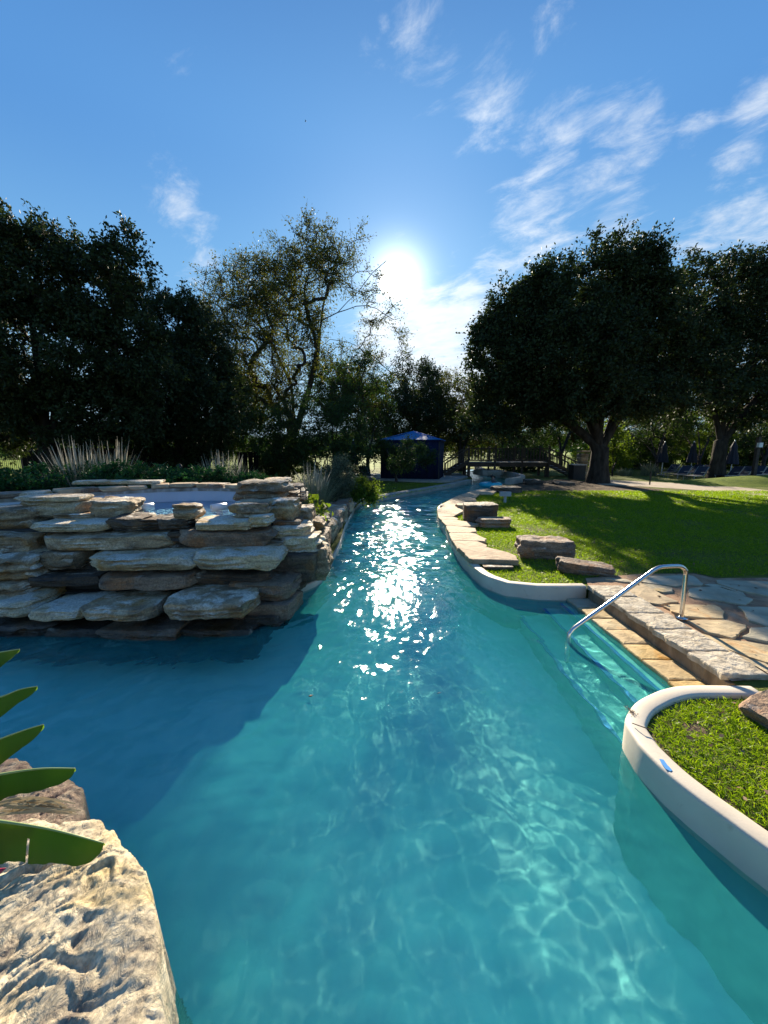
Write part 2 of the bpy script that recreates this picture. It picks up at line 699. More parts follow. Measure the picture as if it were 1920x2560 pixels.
M['rockpale'] = rockmat('pale_cream_sandstone', (.27, .19, .11), (.54, .42, .26), (.70, .58, .40), (.42, .24, .08), rnd=.15, deposit=.6)
M['rockdark'] = rockmat('dark_wet_sandstone', (.022, .016, .012), (.075, .055, .04), (.15, .115, .08), (.14, .075, .03), rnd=.3, deposit=.15)
M['rockbrown'] = rockmat('brown_sandstone', (.08, .052, .035), (.24, .165, .11), (.36, .26, .17), (.30, .14, .06), rnd=.2, deposit=.2, depcol=(.40, .34, .28))
M['coping'] = noisemat('tan_flagstone', [(.25, (.26, .175, .10)), (.5, (.43, .30, .18)), (.75, (.54, .41, .27))], scale=3, detail=9, rough=.85, bump=.7, bscale=14, bdist=.02, rnd=.16, stain=((.34, .20, .10), 2.2, .60))
M['flag_yellow'] = noisemat('ochre_flagstone', [(.25, (.27, .18, .09)), (.5, (.46, .33, .16)), (.75, (.54, .43, .25))], scale=3.2, detail=9, rough=.8, bump=.6, bscale=12, bdist=.02, rnd=.12, hue=.2, stain=((.46, .25, .08), 3.0, .60))
M['flag_grey'] = noisemat('grey_green_flagstone', [(.25, (.24, .20, .13)), (.5, (.42, .36, .24)), (.75, (.52, .46, .33))], scale=2.6, detail=9, rough=.8, bump=.6, bscale=12, bdist=.02, rnd=.1, stain=((.42, .30, .13), 2.0, .62))
M['flag_band'] = noisemat('knobbly_grey_limestone', [(.3, (.24, .19, .13)), (.5, (.44, .37, .27)), (.7, (.56, .49, .38))], scale=9, detail=9, rough=.8, bump=1.0, bscale=16, bdist=.03, rnd=.08)
M['mortar'] = noisemat('reddish_grit_mortar', [(.3, (.22, .12, .07)), (.55, (.38, .22, .12)), (.75, (.40, .29, .20))], scale=5, detail=12, rough=.95, bump=1.0, bscale=90, bdist=.012)
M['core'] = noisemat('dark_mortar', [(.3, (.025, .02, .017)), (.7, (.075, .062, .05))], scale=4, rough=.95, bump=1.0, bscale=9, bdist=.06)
M['basin'] = noisemat('basin_plaster', [(.3, (.46, .52, .60)), (.7, (.56, .61, .68))], scale=2, rough=.6, bump=.1)
M['tileband'] = noisemat('limescaled_stone_band', [(.3, (.16, .14, .11)), (.55, (.34, .33, .30)), (.7, (.55, .56, .55))], scale=7, rough=.7, bump=.4, stretch=(1, 1, .4))
M['bark_dark'] = noisemat('oak_bark', [(.3, (.018, .014, .011)), (.7, (.06, .048, .038))], scale=5, rough=.95, bump=1.0, bscale=12, bdist=.05, stretch=(1, 1, .3), spec=.1)
M['bark'] = noisemat('pecan_bark', [(.3, (.03, .022, .018)), (.7, (.085, .066, .055))], scale=4, rough=.95, bump=1.0, bscale=10, bdist=.05, stretch=(1, 1, .3), spec=.1)
M['leaf_oak'] = leafmat('dark_oak_leaves', (.018, .030, .012), (.045, .062, .022), trans=.22, tcol=(1.3, 1.4, .6))
M['leaf_pecan'] = leafmat('pecan_leaves', (.035, .060, .014), (.10, .10, .028), trans=.42, tcol=(1.5, 1.4, .5))
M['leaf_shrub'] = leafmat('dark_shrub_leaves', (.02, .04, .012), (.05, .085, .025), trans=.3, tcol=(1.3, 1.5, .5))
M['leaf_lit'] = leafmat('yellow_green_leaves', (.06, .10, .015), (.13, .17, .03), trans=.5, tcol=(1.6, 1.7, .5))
M['leaf_sage'] = leafmat('grey_green_leaves', (.06, .09, .055), (.13, .17, .11), trans=.3)
M['leaf_hedge'] = leafmat('hedge_leaves', (.012, .05, .018), (.035, .11, .035), trans=.3, tcol=(1.2, 1.4, .7))
M['blade'] = leafmat('plume_grass_blades', (.09, .12, .07), (.27, .31, .20), trans=.3)
M['plume'] = leafmat('plume_grass_seed_heads', (.34, .31, .24), (.50, .46, .37), trans=.4)
M['turf'] = leafmat('turf_blades', (.09, .185, .008), (.27, .36, .02), trans=.5, tcol=(1.5, 1.5, .4), rough=.4)
M['steel'] = noisemat('brushed_steel', [(.3, (.55, .54, .52)), (.7, (.66, .65, .63))], scale=3, rough=.22, metallic=1.0, bump=.05, bscale=60, bdist=.002)
M['wood'] = noisemat('weathered_brown_timber', [(.3, (.035, .024, .018)), (.7, (.085, .06, .045))], scale=6, rough=.85, bump=.4, stretch=(.3, 1, 1))
M['woodtop'] = noisemat('bleached_boards', [(.3, (.20, .17, .14)), (.7, (.34, .30, .25))], scale=6, rough=.85, bump=.4)
M['navy'] = noisemat('navy_canvas', [(.3, (.003, .008, .030)), (.7, (.006, .014, .05))], scale=2, rough=.85, bump=.3, bscale=5, bdist=.03, stretch=(4, 4, .4), spec=.2)
M['iron'] = flat('black_iron', (.015, .015, .016), rough=.5, metallic=.3)
M['white'] = flat('white_plastic', (.75, .77, .78), rough=.35)
M['grey'] = flat('grey_plastic', (.36, .38, .40), rough=.5)
M['frame'] = flat('grey_metal_frame', (.30, .30, .30), rough=.4, metallic=.5)
M['sling'] = noisemat('navy_sling_fabric', [(.3, (.010, .013, .028)), (.7, (.02, .025, .045))], scale=20, rough=.8, bump=.2)
M['fenceboard'] = noisemat('black_stained_boards', [(.3, (.004, .004, .004)), (.7, (.014, .012, .010))], scale=4, rough=.9, bump=.3, spec=.1)
M['skin'] = flat('skin', (.32, .18, .12), rough=.55)
M['hair'] = flat('dark_hair', (.012, .009, .008), rough=.6)
M['shirt'] = flat('grey_shirt', (.13, .11, .11), rough=.85)
M['tube'] = flat('turquoise_vinyl', (.02, .38, .50), rough=.25)
M['twig'] = flat('dry_twig', (.06, .04, .03), rough=.9)
M['straw'] = leafmat('dry_straw', (.30, .24, .15), (.46, .38, .26), trans=.2)
M['paint'] = flat('flaked_blue_paint', (.07, .27, .60), rough=.5)


def canopy_mat():
    m, N, K = newmat('blue_canvas_roof')
    b = N['Principled BSDF']
    b.inputs['Base Color'].default_value = (.05, .34, .75, 1)
    b.inputs['Roughness'].default_value = .6
    t = N.new('ShaderNodeBsdfTranslucent')
    t.inputs[0].default_value = (.05, .36, .9, 1)
    mx = N.new('ShaderNodeMixShader')
    mx.inputs[0].default_value = .5
    n = N.new('ShaderNodeTexNoise')
    n.inputs['Scale'].default_value = 3
    bp = N.new('ShaderNodeBump')
    bp.inputs['Strength'].default_value = .4
    bp.inputs['Distance'].default_value = .05
    K.new(n.outputs[0], bp.inputs['Height'])
    K.new(bp.outputs[0], b.inputs['Normal'])
    K.new(b.outputs[0], mx.inputs[1])
    K.new(t.outputs[0], mx.inputs[2])
    K.new(mx.outputs[0], N['Material Output'].inputs[0])
    return m


M['canopy'] = canopy_mat()


def water_mat(name, tint, rough, fine, fine_scale, dist, clear=0.11, milk=0.0, milkcol=(.08, .80, .76)):
    """clear water: refraction below, Schlick reflection above, a little aerated milkiness"""
    m, N, K = newmat(name)
    N.remove(N['Principled BSDF'])
    rf = N.new('ShaderNodeBsdfRefraction')
    rf.inputs['IOR'].default_value = 1.33
    rf.inputs['Roughness'].default_value = clear
    rf.inputs[0].default_value = (*tint, 1)
    gl = N.new('ShaderNodeBsdfGlossy')
    gl.inputs['Roughness'].default_value = rough
    df = N.new('ShaderNodeBsdfDiffuse')
    df.inputs[0].default_value = (*milkcol, 1)
    tc = N.new('ShaderNodeTexCoord')
    mp = N.new('ShaderNodeMapping')
    mp.inputs['Scale'].default_value = (1.0, .55, 1)
    K.new(tc.outputs['Object'], mp.inputs[0])
    n = N.new('ShaderNodeTexNoise')
    n.inputs['Scale'].default_value = fine_scale
    n.inputs['Detail'].default_value = 4
    n.inputs['Distortion'].default_value = .6
    K.new(mp.outputs[0], n.inputs[0])
    bp = N.new('ShaderNodeBump')
    bp.inputs['Strength'].default_value = fine
    bp.inputs['Distance'].default_value = dist
    K.new(n.outputs[0], bp.inputs['Height'])
    K.new(bp.outputs[0], gl.inputs['Normal'])
    lw = N.new('ShaderNodeLayerWeight')
    lw.inputs['Blend'].default_value = .5
    pw_ = N.new('ShaderNodeMath')
    pw_.operation = 'POWER'
    pw_.inputs[1].default_value = 5.0
    K.new(lw.outputs['Facing'], pw_.inputs[0])
    sc2 = N.new('ShaderNodeMapRange')
    K.new(pw_.outputs[0], sc2.inputs[0])
    sc2.inputs[3].default_value = .022
    sc2.inputs[4].default_value = .95
    m1 = N.new('ShaderNodeMixShader')
    m1.inputs[0].default_value = milk
    K.new(rf.outputs[0], m1.inputs[1])
    K.new(df.outputs[0], m1.inputs[2])
    mx = N.new('ShaderNodeMixShader')
    K.new(sc2.outputs[0], mx.inputs[0])
    K.new(m1.outputs[0], mx.inputs[1])
    K.new(gl.outputs[0], mx.inputs[2])
    K.new(mx.outputs[0], N['Material Output'].inputs[0])
    return m


M['water'] = water_mat('pool_water', (.68, 1.0, .98), .04, .5, 8, .02, .10, .125)
M['basinwater'] = water_mat('basin_water', (.60, .86, .98), .03, .3, 14, .02, 0.0)

# ------------------------------------------------------------------ outlines (metres, measured on the ground)
RB = [at(*p, .22) for p in [(1467, 1465), (1346, 1465), (1268, 1457), (1221, 1441), (1183, 1416), (1143, 1369), (1122, 1332), (1111, 1313), (1096, 1291), (1094, 1267), (1111, 1256), (1143, 1241), (1190, 1227), (1246, 1220)]]
RB = [Vector((p.x, p.y, 0)) for p in catmull(RB, .25)]
CURB = [at(*p, .22) for p in [(1872, 1712), (1720, 1711), (1660, 1720), (1615, 1738), (1585, 1757), (1567, 1783), (1563, 1805), (1578, 1832), (1594, 1857), (1627, 1893), (1677, 1941), (1753, 2002), (1829, 2057), (1920, 2123)]]
CURB = [Vector((p.x, p.y, 0)) for p in CURB] + [Vector((2.12, 1.25, 0)), Vector((2.5, .75, 0)), Vector((3.1, .35, 0))]
CURB = catmull(CURB, .05)[::-1]          # from near to the ledge
FAR = [at(*p) for p in [(1262, 1219), (1290, 1214), (1299, 1208), (1275, 1199), (1240, 1192), (1205, 1187), (1195, 1180), (1185, 1177), (1165, 1180), (1160, 1188), (1176, 1196), (1180, 1203)]]
LB = [at(*p, .22) for p in [(1180, 1199), (1130, 1210), (1060, 1222), (980, 1236), (905, 1250)]]
LB = [Vector((p.x, p.y, 0)) for p in LB]
LC = [Vector(p) for p in [(-1.08, 12.8, 0), (-1.09, 10.8, 0), (-1.0, 8.5, 0), (-1.01, 7.5, 0), (-1.02, 6.5, 0), (-1.10, 5.95, 0), (-1.28, 5.72, 0), (-1.5, 5.68, 0)]]
BACK = [Vector(p) for p in [(-2.0, 5.1, 0), (-3, 4.75, 0), (-5, 4.9, 0), (-7.5, 5.0, 0), (-7.5, 2.6, 0), (-3.2, 2.5, 0), (-2.3, 1.95, 0), (-1.9, 1.5, 0), (-1.2, .95, 0), (-.85, .3, 0)]]
NEAR = [Vector((-.5, -.1, 0)), Vector((3.1, -.1, 0))]
LX0, LX1 = 2.72, 3.03
LEDGE_POOL = [Vector((2.77, 3.01, 0)), Vector((2.71, 5.42, 0))]
LEDGE_HOLE = [Vector((3.07, 2.98, 0)), Vector((3.02, 5.42, 0))]
ci = [p for p in CURB if p.x < 2.74 or p.y < 2.6]
ch = [p for p in CURB if p.x < 3.06 or p.y < 2.6]
rp = [p for p in RB if not (p.y < 5.46 and p.x > 2.68)]
POOL = ci + LEDGE_POOL + rp + FAR + LB + LC + BACK + NEAR
HOLE = ch + LEDGE_HOLE + RB[1:] + FAR + LB + LC + BACK + NEAR


def dedupe(P):
    o = []
    for p in P:
        if not o or (Vector(p[:2]) - Vector(o[-1][:2])).length > .012:
            o.append(p)
    return o


POOL, HOLE = dedupe(POOL), dedupe(HOLE)


def cdt_faces(outer, holes, keep_inside_hole=False):
    pts, edges = [], []
    for poly in [outer] + holes:
        b = len(pts)
        pts += [Vector((p[0], p[1])) for p in poly]
        edges += [(b + i, b + (i + 1) % len(poly)) for i in range(len(poly))]
    v, e, f, *_ = delaunay_2d_cdt(pts, edges, [], 0, 1e-5)
    v = [(p.x, p.y) for p in v]
    out = []
    cx = np.array([sum(v[i][0] for i in t) / 3 for t in f])
    cy = np.array([sum(v[i][1] for i in t) / 3 for t in f])
    ok = inside(outer, cx, cy)
    for h in holes:
        ok &= ~inside(h, cx, cy)
    return v, [tuple(t) for t, k in zip(f, ok) if k]


def sheet(name, outer, z, mat, holes=(), parent=None):
    v, f = cdt_faces(outer, list(holes))
    me = bpy.data.meshes.new(name)
    ff = []
    for t in f:
        a, b, c = (Vector(v[i]) for i in t)
        ff.append(t if (b - a).cross(c - a) > 0 else t[::-1])
    me.from_pydata([(x, y, z) for x, y in v], [], ff)
    me.update()
    return link(name, me, mat, parent)


# ------------------------------------------------------------------ ground and pool shell
GZ = .18
ground = tag(sheet('ground', [(-400, -60), (400, -60), (400, 60), (-400, 60)], GZ, M['lawn'], [HOLE]), kind='structure')
tag(sheet('meadow', [(-1500, 60), (1500, 60), (1500, 2500), (-1500, 2500)], GZ, M['field']), kind='structure')
tag(sheet('sunny_field', [(-60, 41), (70, 40), (80, 59.9), (-70, 59.9)], GZ + .004, M['field']), kind='structure')
FLOOR_Z = -1.15
nx = 90
gx, gy = np.meshgrid(np.linspace(-8, 11, 96), np.linspace(-1, 43, 220))
fz = FLOOR_Z + .06 * fbm(np.stack([gx * .5, gy * .5, gx * 0], -1), 3)
idx = np.arange(gx.size).reshape(gx.shape)
q = np.stack([idx[:-1, :-1], idx[:-1, 1:], idx[1:, 1:], idx[1:, :-1]], -1).reshape(-1, 4)
me = npmesh('pool_floor', np.stack([gx, gy, fz], -1).reshape(-1, 3), q, True)
pf = tag(link('pool_floor', me, M['poolfloor']), kind='structure')
pf.cycles.is_caustics_receiver = True
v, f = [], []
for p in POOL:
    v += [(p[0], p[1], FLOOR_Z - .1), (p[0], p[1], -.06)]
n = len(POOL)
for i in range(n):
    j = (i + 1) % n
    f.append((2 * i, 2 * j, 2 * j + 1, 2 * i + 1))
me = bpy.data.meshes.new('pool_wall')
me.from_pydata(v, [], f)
M['poolwall'] = noisemat('shaded_pool_wall_plaster', [(.3, (.10, .34, .32)), (.7, (.17, .46, .42))], scale=2, rough=.8, bump=.2)  # pool plaster darkened, underwater shade of the wall put into its colour
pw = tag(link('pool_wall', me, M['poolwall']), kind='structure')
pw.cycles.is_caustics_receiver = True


def curb(name, line, width, ztop, zbot, mat, label, cat='pool edge', r=.022, flip=1, parent=None, kind=None):
    """rounded wall swept along the waterline; the pool lies to the left of the line"""
    prof = [(0, zbot), (0, ztop - r), (r * .3, ztop - r * .3), (r, ztop), (width * .5, ztop + .002), (width - r, ztop), (width - r * .3, ztop - r * .3), (width, ztop - r), (width, min(zbot, .1) - .05)]
    V, F = [], []
    n = len(line)
    m = len(prof)
    for i, p in enumerate(line):
        t = (line[min(i + 1, n - 1)] - line[max(i - 1, 0)]).normalized()
        nn = Vector((t.y, -t.x, 0)) * flip
        for o, z in prof:
            V.append(tuple(Vector((p.x, p.y, z)) + nn * o))
    for i in range(n - 1):
        for k in range(m - 1):
            F.append((i * m + k, (i + 1) * m + k, (i + 1) * m + k + 1, i * m + k + 1)[::-1])
    F.append(tuple(range(m)))
    F.append(tuple((n - 1) * m + k for k in range(m))[::-1])
    me = bpy.data.meshes.new(name)
    me.from_pydata(V, [], F)
    bm = bmesh.new()
    bm.from_mesh(me)
    bmesh.ops.recalc_face_normals(bm, faces=bm.faces)
    bm.to_mesh(me)
    bm.free()
    me.polygons.foreach_set('use_smooth', [len(p.vertices) == 4 for p in me.polygons])
    o = link(name, me, mat, parent)
    return tag(o, label, cat, kind=kind)


planter = curb('planter_curb', CURB, .135, .22, -.06, M['plaster'], 'cream plaster curb curving round the grass bed at the right edge')
rc = curb('bank_curb', [Vector(p) for p in RB], .15, .215, -.06, M['plaster'], 'cream plaster curb along the right river bank below the flagstones')
lcl = catmull(LC[::-1], .2)[::-1]
curb('low_curb', [Vector(p) for p in lcl], .10, .10, -.06, M['plaster'], 'narrow pale plaster curb at the foot of the left rock wall')
lbl = catmull(LB + [Vector((-1.08, 12.8, 0))], .4)
curb('river_curb', [Vector(p) for p in lbl], .42, .225, -.06, M['concrete'], 'long grey concrete river edge running up to the blue cabana')
farl = catmull([Vector(p) for p in FAR[:8]], .4)
curb('far_curb', farl, .3, .55, -.06, M['concrete'], 'curved pale wall of the far river bend before the bridge')


# ------------------------------------------------------------------ water
def build_water():
    nr, nc = 1150, 560
    Y = .2 + .55 * ((44 / .55) ** (np.linspace(0, 1, nr)))
    u = np.linspace(-1.45, 1.25, nc)
    X = u[None, :] * (Y[:, None] + .35)
    YY = np.repeat(Y[:, None], nc, 1)
    cell = np.gradient(Y)[:, None] + 0 * X
    ins = inside(POOL, X, YY) | (edge_dist(POOL, X, YY) < .12)
    # the jet leaving the channel fans out from its mouth; ripples are drawn out along the flow
    ox, oy = .1, 7.5
    dx, dy = X - ox, YY - oy
    r = np.hypot(dx, dy)
    th = np.arctan2(dx, -dy)
    near = np.clip((oy - .3 - YY) / 1.6, 0, 1)
    near = near * near * (3 - 2 * near)
    warp = fbm(np.stack([X * .7, YY * .7, X * 0 + 3.1], -1), 3)
    warp2 = fbm(np.stack([X * .7 + 40, YY * .7, X * 0 + 8.1], -1), 3)
    a = th * 4.2 + .55 * warp
    rr = r + .5 * warp2
    east = np.clip((X + 1.1) / 1.2 + .3 * warp, 0, 1)
    soft = 1 - .58 * east * east * (3 - 2 * east)      # waves shaped calmer on the sunlit side so floor caustics form
    Z = np.zeros_like(X)
    for lam, sl, st, sd in ((.95, .050, 2.2, 1), (.50, .075, 2.6, 2), (.27, .12, 3.0, 3), (.15, .17, 2.8, 4), (.085, .16, 2.2, 5)):
        fade = np.clip(lam / (cell * 3.2) - .6, 0, 1)
        P1 = np.stack([a / lam, rr / (lam * st), X * 0 + sd * 5.7], -1)
        P2 = np.stack([X / lam * .8 + warp, YY / lam * 1.15, X * 0 + sd * 3.3], -1)
        amp = lam * sl * 1.0
        calm = np.clip(.28 + .9 * fbm(np.stack([X * .45, YY * .45, X * 0 + sd], -1), 2) + .35 * np.clip((X + 3.2) / 2.5, 0, 1), .12, 1.2)
        Z += fade * amp * (near * calm * soft * (1.0 * pn(P1) + .45 * pn(P2)) + (1 - near) * .95 * pn(P2))
    V = np.stack([X, YY, Z], -1).reshape(-1, 3)
    idx = np.arange(nr * nc).reshape(nr, nc)
    q = np.stack([idx[:-1, :-1], idx[:-1, 1:], idx[1:, 1:], idx[1:, :-1]], -1)
    ok = ins[:-1, :-1] | ins[1:, 1:]
    q = q[ok]
    used = np.unique(q)
    remap = np.zeros(len(V), np.int64)
    remap[used] = np.arange(len(used))
    me = npmesh('water', V[used], remap[q], True)
    o = tag(link('water', me, M['water']), kind='structure')
    o.cycles.is_caustics_caster = True
    print('water quads', len(q))


build_water()

M['stepplaster'] = noisemat('step_plaster', [(.3, (.22, .50, .47)), (.7, (.34, .64, .58))], scale=5, rough=.8, bump=.3)
# submerged entry steps with blue nosings
steps = empty('pool_steps', (2.5, 4.2, -1), 'submerged pale steps with blue tile edges beside the steel handrail', 'steps')
for x, z in ((2.62, -.12), (2.38, -.32), (2.04, -.56)):
    mb = MB().box(((x + 2.80) / 2 + .0, 4.05, (z - 1.3) / 2), (2.80 - x, 2.7, 1.3 + z))
    s_ = mb.build('step', M['stepplaster'], steps)
    s_.cycles.is_caustics_receiver = True
    t_ = MB().box((x - .002, 4.05, z - .006), (.04, 2.69, .04)).build('tile_edge', M['bluetile'], steps)
    t_.cycles.is_caustics_receiver = True


# ------------------------------------------------------------------ rocks
def rock_mesh(name, size, seed, n=(12, 8, 6), rnd=.16, rough=.06, strata=.03, pinch=0.0, facets=16):
    """slab-like rock, centred on the middle, unit box rounded, broken and layered"""
    a, b, c = n
    us, vs, ws = np.linspace(-1, 1, a + 1), np.linspace(-1, 1, b + 1), np.linspace(-1, 1, c + 1)
    V, F, key = [], [], {}

    def vid(x, y, z):
        k = (round(float(x), 4), round(float(y), 4), round(float(z), 4))
        if k not in key:
            key[k] = len(V)
            V.append(k)
        return key[k]
    for s in (-1, 1):
        for i in range(a):
            for j in range(b):
                q = [vid(us[i], vs[j], s), vid(us[i + 1], vs[j], s), vid(us[i + 1], vs[j + 1], s), vid(us[i], vs[j + 1], s)]
                F.append(q if s > 0 else q[::-1])
        for i in range(a):
            for k in range(c):
                q = [vid(us[i], s, ws[k]), vid(us[i + 1], s, ws[k]), vid(us[i + 1], s, ws[k + 1]), vid(us[i], s, ws[k + 1])]
                F.append(q if s < 0 else q[::-1])
        for j in range(b):
            for k in range(c):
                q = [vid(s, vs[j], ws[k]), vid(s, vs[j + 1], ws[k]), vid(s, vs[j + 1], ws[k + 1]), vid(s, vs[j], ws[k + 1])]
                F.append(q if s > 0 else q[::-1])
    P = np.array(V, float)
    S = np.array(size, float) / 2
    # round the box
    p = 9.0
    ln = (np.abs(P) ** p).sum(1) ** (1 / p)
    box = P / ln[:, None]
    box = P * (1 - .75) + box * .75
    W = box * S
    off = seed * 13.7
    m = float(min(size))
    big = max(size)
    # uneven plan outline
    ang = np.arctan2(P[:, 1] * S[1], P[:, 0] * S[0])
    pl = np.stack([np.cos(ang) * 1.3 + off, np.sin(ang) * 1.3, np.zeros(len(P)) + off], -1)
    k = 1 + rnd * 1.6 * pn(pl) + rnd * .7 * pn(pl * 2.7)
    W[:, 0] *= k
    W[:, 1] *= k
    if pinch:
        W[:, 0] *= 1 - pinch * (P[:, 2] < 0) * np.abs(P[:, 2])
        W[:, 1] *= 1 - pinch * (P[:, 2] < 0) * np.abs(P[:, 2])
    side = np.clip(1 - np.abs(P[:, 2]) ** 6, 0, 1)
    L = pn(np.stack([W[:, 0] * .8 + off, W[:, 1] * .8, W[:, 2] / m * 4.5 + off], -1))
    out = np.stack([np.cos(ang), np.sin(ang), 0 * ang], -1)
    W += out * (side * np.tanh(L * 5) * strata * .75)[:, None] * min(1, m * 5)
    # broken facets: step the outline in flats
    fc = pn(np.stack([np.cos(ang) * 2.6 + off, np.sin(ang) * 2.6, P[:, 2] * .8 + off], -1))
    W += out * (side * (np.round(fc * 5) / 5 - fc * .4))[:, None] * min(.30, m) * .35
    rs = np.random.default_rng(int(seed) + 5)
    for _ in range(facets):
        nv = rs.normal(size=3) * np.array([.9 * min(1.0, 1.2 * size[1] / size[0]), 1.0, .8])
        nv /= np.linalg.norm(nv)
        sup = (np.abs(nv) * S).sum()
        dd = sup * rs.uniform(.76, .95)
        over = W @ nv - dd
        W -= nv * np.maximum(over, 0)[:, None] * .92
    for ax in range(3):
        W[:, ax] += .42 * rough * min(m, .3) * 2.2 * fbm(W / max(.12, big * .22) + off + ax * 31, 4, .6)
    me = npmesh(name, W, F, True)
    me.set_sharp_from_angle(angle=R(32))
    return me


_rk = [100]


def rock(name, c, size, mat, parent=None, rz=0.0, tilt=(0, 0), seed=None, label=None, cat=None, group=None, **k):
    _rk[0] += 1
    me = rock_mesh(name, size, seed or _rk[0], **k)
    o = bpy.data.objects.new(name, me)
    me.materials.append(mat)
    COL.objects.link(o)
    o.location = c
    o.rotation_euler = (tilt[0], tilt[1], rz)
    if parent is not None:
        o.parent = parent
        o.location = Vector(c) - parent.location
    me['auto'] = 1
    return tag(o, label, cat, group)


def face_rock(x0, y0, x1, y1, Y, depth, mat, parent, rz=0.0, tilt=(0, 0), grow=1.06, **k):
    """rock whose front face covers the surveyed rectangle at the distance Y"""
    a, b = vat(x0, y1, Y), vat(x1, y0, Y)
    lip = .42 if (x1 - x0) > 110 and y0 > 1290 else .15
    b.z = max(vat(x1, y0, Y + depth * lip).z, a.z + .45 * (b.z - a.z))
    w, h = (b.x - a.x) * grow, (b.z - a.z) * grow
    c = Vector(((a.x + b.x) / 2, Y + depth / 2, (a.z + b.z) / 2))
    return rock('stone', c, (w, depth, h), mat, parent, rz, tilt, **k)


def stone_basin():
    root = empty('rock_waterfall', (-3.5, 6, 0), 'stacked sandstone waterfall wall round a raised plaster basin', 'waterfall')
    RK, RP, RD, RBW = M['rock'], M['rockpale'], M['rockdark'], M['rockbrown']
    L = [
        (56, 1251, 202, 1295, 5.55, .55, RP), (-60, 1272, 60, 1326, 5.35, .7, RK), (221, 1251, 319, 1295, 5.45, .45, RK),
        (60, 1299, 256, 1331, 5.05, .75, RP), (130, 1284, 240, 1302, 5.45, .5, RK), (268, 1294, 350, 1325, 5.1, .5, RD), (330, 1298, 400, 1326, 5.15, .5, RD), (385, 1296, 462, 1324, 5.12, .5, RD),
        (429, 1263, 488, 1300, 5.15, .32, RK), (81, 1333, 422, 1377, 4.9, .7, RK), (-70, 1328, 68, 1386, 5.05, .7, RK),
        (400, 1326, 520, 1370, 5.05, .6, RD), (440, 1322, 667, 1371, 4.98, .65, RBW), (472, 1298, 623, 1328, 4.98, .6, RP), (618, 1292, 666, 1318, 5.05, .4, RP),
        (578, 1257, 668, 1298, 5.3, .5, RK), (668, 1252, 735, 1301, 5.5, .5, RK), (587, 1206, 705, 1254, 5.95, .7, RK), (655, 1197, 720, 1222, 6.6, .5, RP),
        (98, 1380, 186, 1425, 4.85, .5, RK), (60, 1380, 110, 1420, 5.0, .4, RD), (205, 1375, 482, 1427, 4.62, .85, RP), (475, 1371, 686, 1428, 4.6, .85, RP),
        (48, 1430, 232, 1470, 4.72, .6, RD), (235, 1429, 464, 1479, 4.55, .7, RBW), (462, 1421, 662, 1463, 4.75, .6, RD), (-60, 1386, 68, 1452, 4.72, .6, RK),
        (-50, 1457, 40, 1508, 4.6, .6, RK), (-40, 1500, 60, 1543, 4.4, .6, RP), (66, 1508, 192, 1558, 4.25, .7, RP), (186, 1502, 372, 1558, 4.2, .75, RK),
        (392, 1484, 604, 1555, 4.15, .85, RK), (560, 1446, 728, 1504, 4.65, .7, RBW), (566, 1495, 733, 1556, 4.55, .7, RBW),
        (-60, 1545, 120, 1600, 4.3, .6, RD), (100, 1556, 260, 1608, 4.25, .6, RD), (240, 1556, 450, 1612, 4.2, .6, RBW), (430, 1556, 620, 1606, 4.25, .6, RD), (600, 1540, 700, 1590, 4.5, .5, RD),
        (679, 1314, 768, 1345, 5.35, .5, RP), (698, 1343, 792, 1383, 5.25, .6, RP), (671, 1376, 790, 1456, 5.15, .6, RD), (755, 1372, 812, 1455, 5.3, .55, RK), (645, 1358, 700, 1374, 5.1, .5, RK),
        (733, 1270, 778, 1320, 5.9, .5, RK), (764, 1300, 802, 1341, 5.95, .45, RK), (678, 1302, 752, 1319, 5.45, .45, RBW),
        (700, 1213, 750, 1232, 7.0, .5, RBW), (698, 1231, 738, 1253, 6.4, .6, RBW), (735, 1225, 760, 1252, 6.8, .4, RD),
    ]
    rr = random.Random(4)
    for i, (x0, y0, x1, y1, Y, d, m) in enumerate(L):
        w = abs(x1 - x0)
        face_rock(x0, y0, x1, y1, Y, d, m, root, rz=rr.uniform(-.05, .05), tilt=(rr.uniform(-.03, .06), rr.uniform(-.025, .025)), seed=i + 3, facets=22,
                  n=(max(12, min(40, w // 6)), 14, 12), rnd=.10, rough=.10, strata=.07, pinch=.10, grow=1.05)
    # filler stones packed behind, showing in the joints
    for row in range(6):
        z = -.25 + row * .215
        Y = 4.5 + row * .11
        x = -6.3
        while x < -1.75 + (.25 if row > 2 else 0):
            w = rr.uniform(.25, .6)
            yy = Y + .42 + rr.uniform(0, .12) + (.35 * max(0, (x + 2.5)) if row < 3 else .15 * max(0, x + 2.5))
            rock('stone', (x + w / 2, yy + .15, z + .1), (w * 1.1, .5, rr.uniform(.17, .27)), RD, root, rz=rr.uniform(-.2, .2), seed=200 + row * 30 + int(x * 7), n=(8, 6, 6), rough=.1, strata=.04)
            x += w
    # underwater footing stones
    for i in range(9):
        x = -5.2 + i * .42
        rock('stone', (x, 4.75 - .25 * math.sin((x + 5.4) / 4 * 3.1) + (.5 if x > -1.5 else 0), -.42), (.62, .7, .6), RD, root, rz=rr.uniform(-.4, .4), seed=500 + i, n=(8, 6, 6), rough=.12, rnd=.2)
    # solid mortar body
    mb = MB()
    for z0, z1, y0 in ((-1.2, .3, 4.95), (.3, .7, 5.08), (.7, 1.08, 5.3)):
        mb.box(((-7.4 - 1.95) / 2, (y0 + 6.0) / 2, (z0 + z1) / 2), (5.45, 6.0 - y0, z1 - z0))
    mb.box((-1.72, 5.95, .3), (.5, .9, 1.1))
    mb.build('mortar_core', M['core'], root)
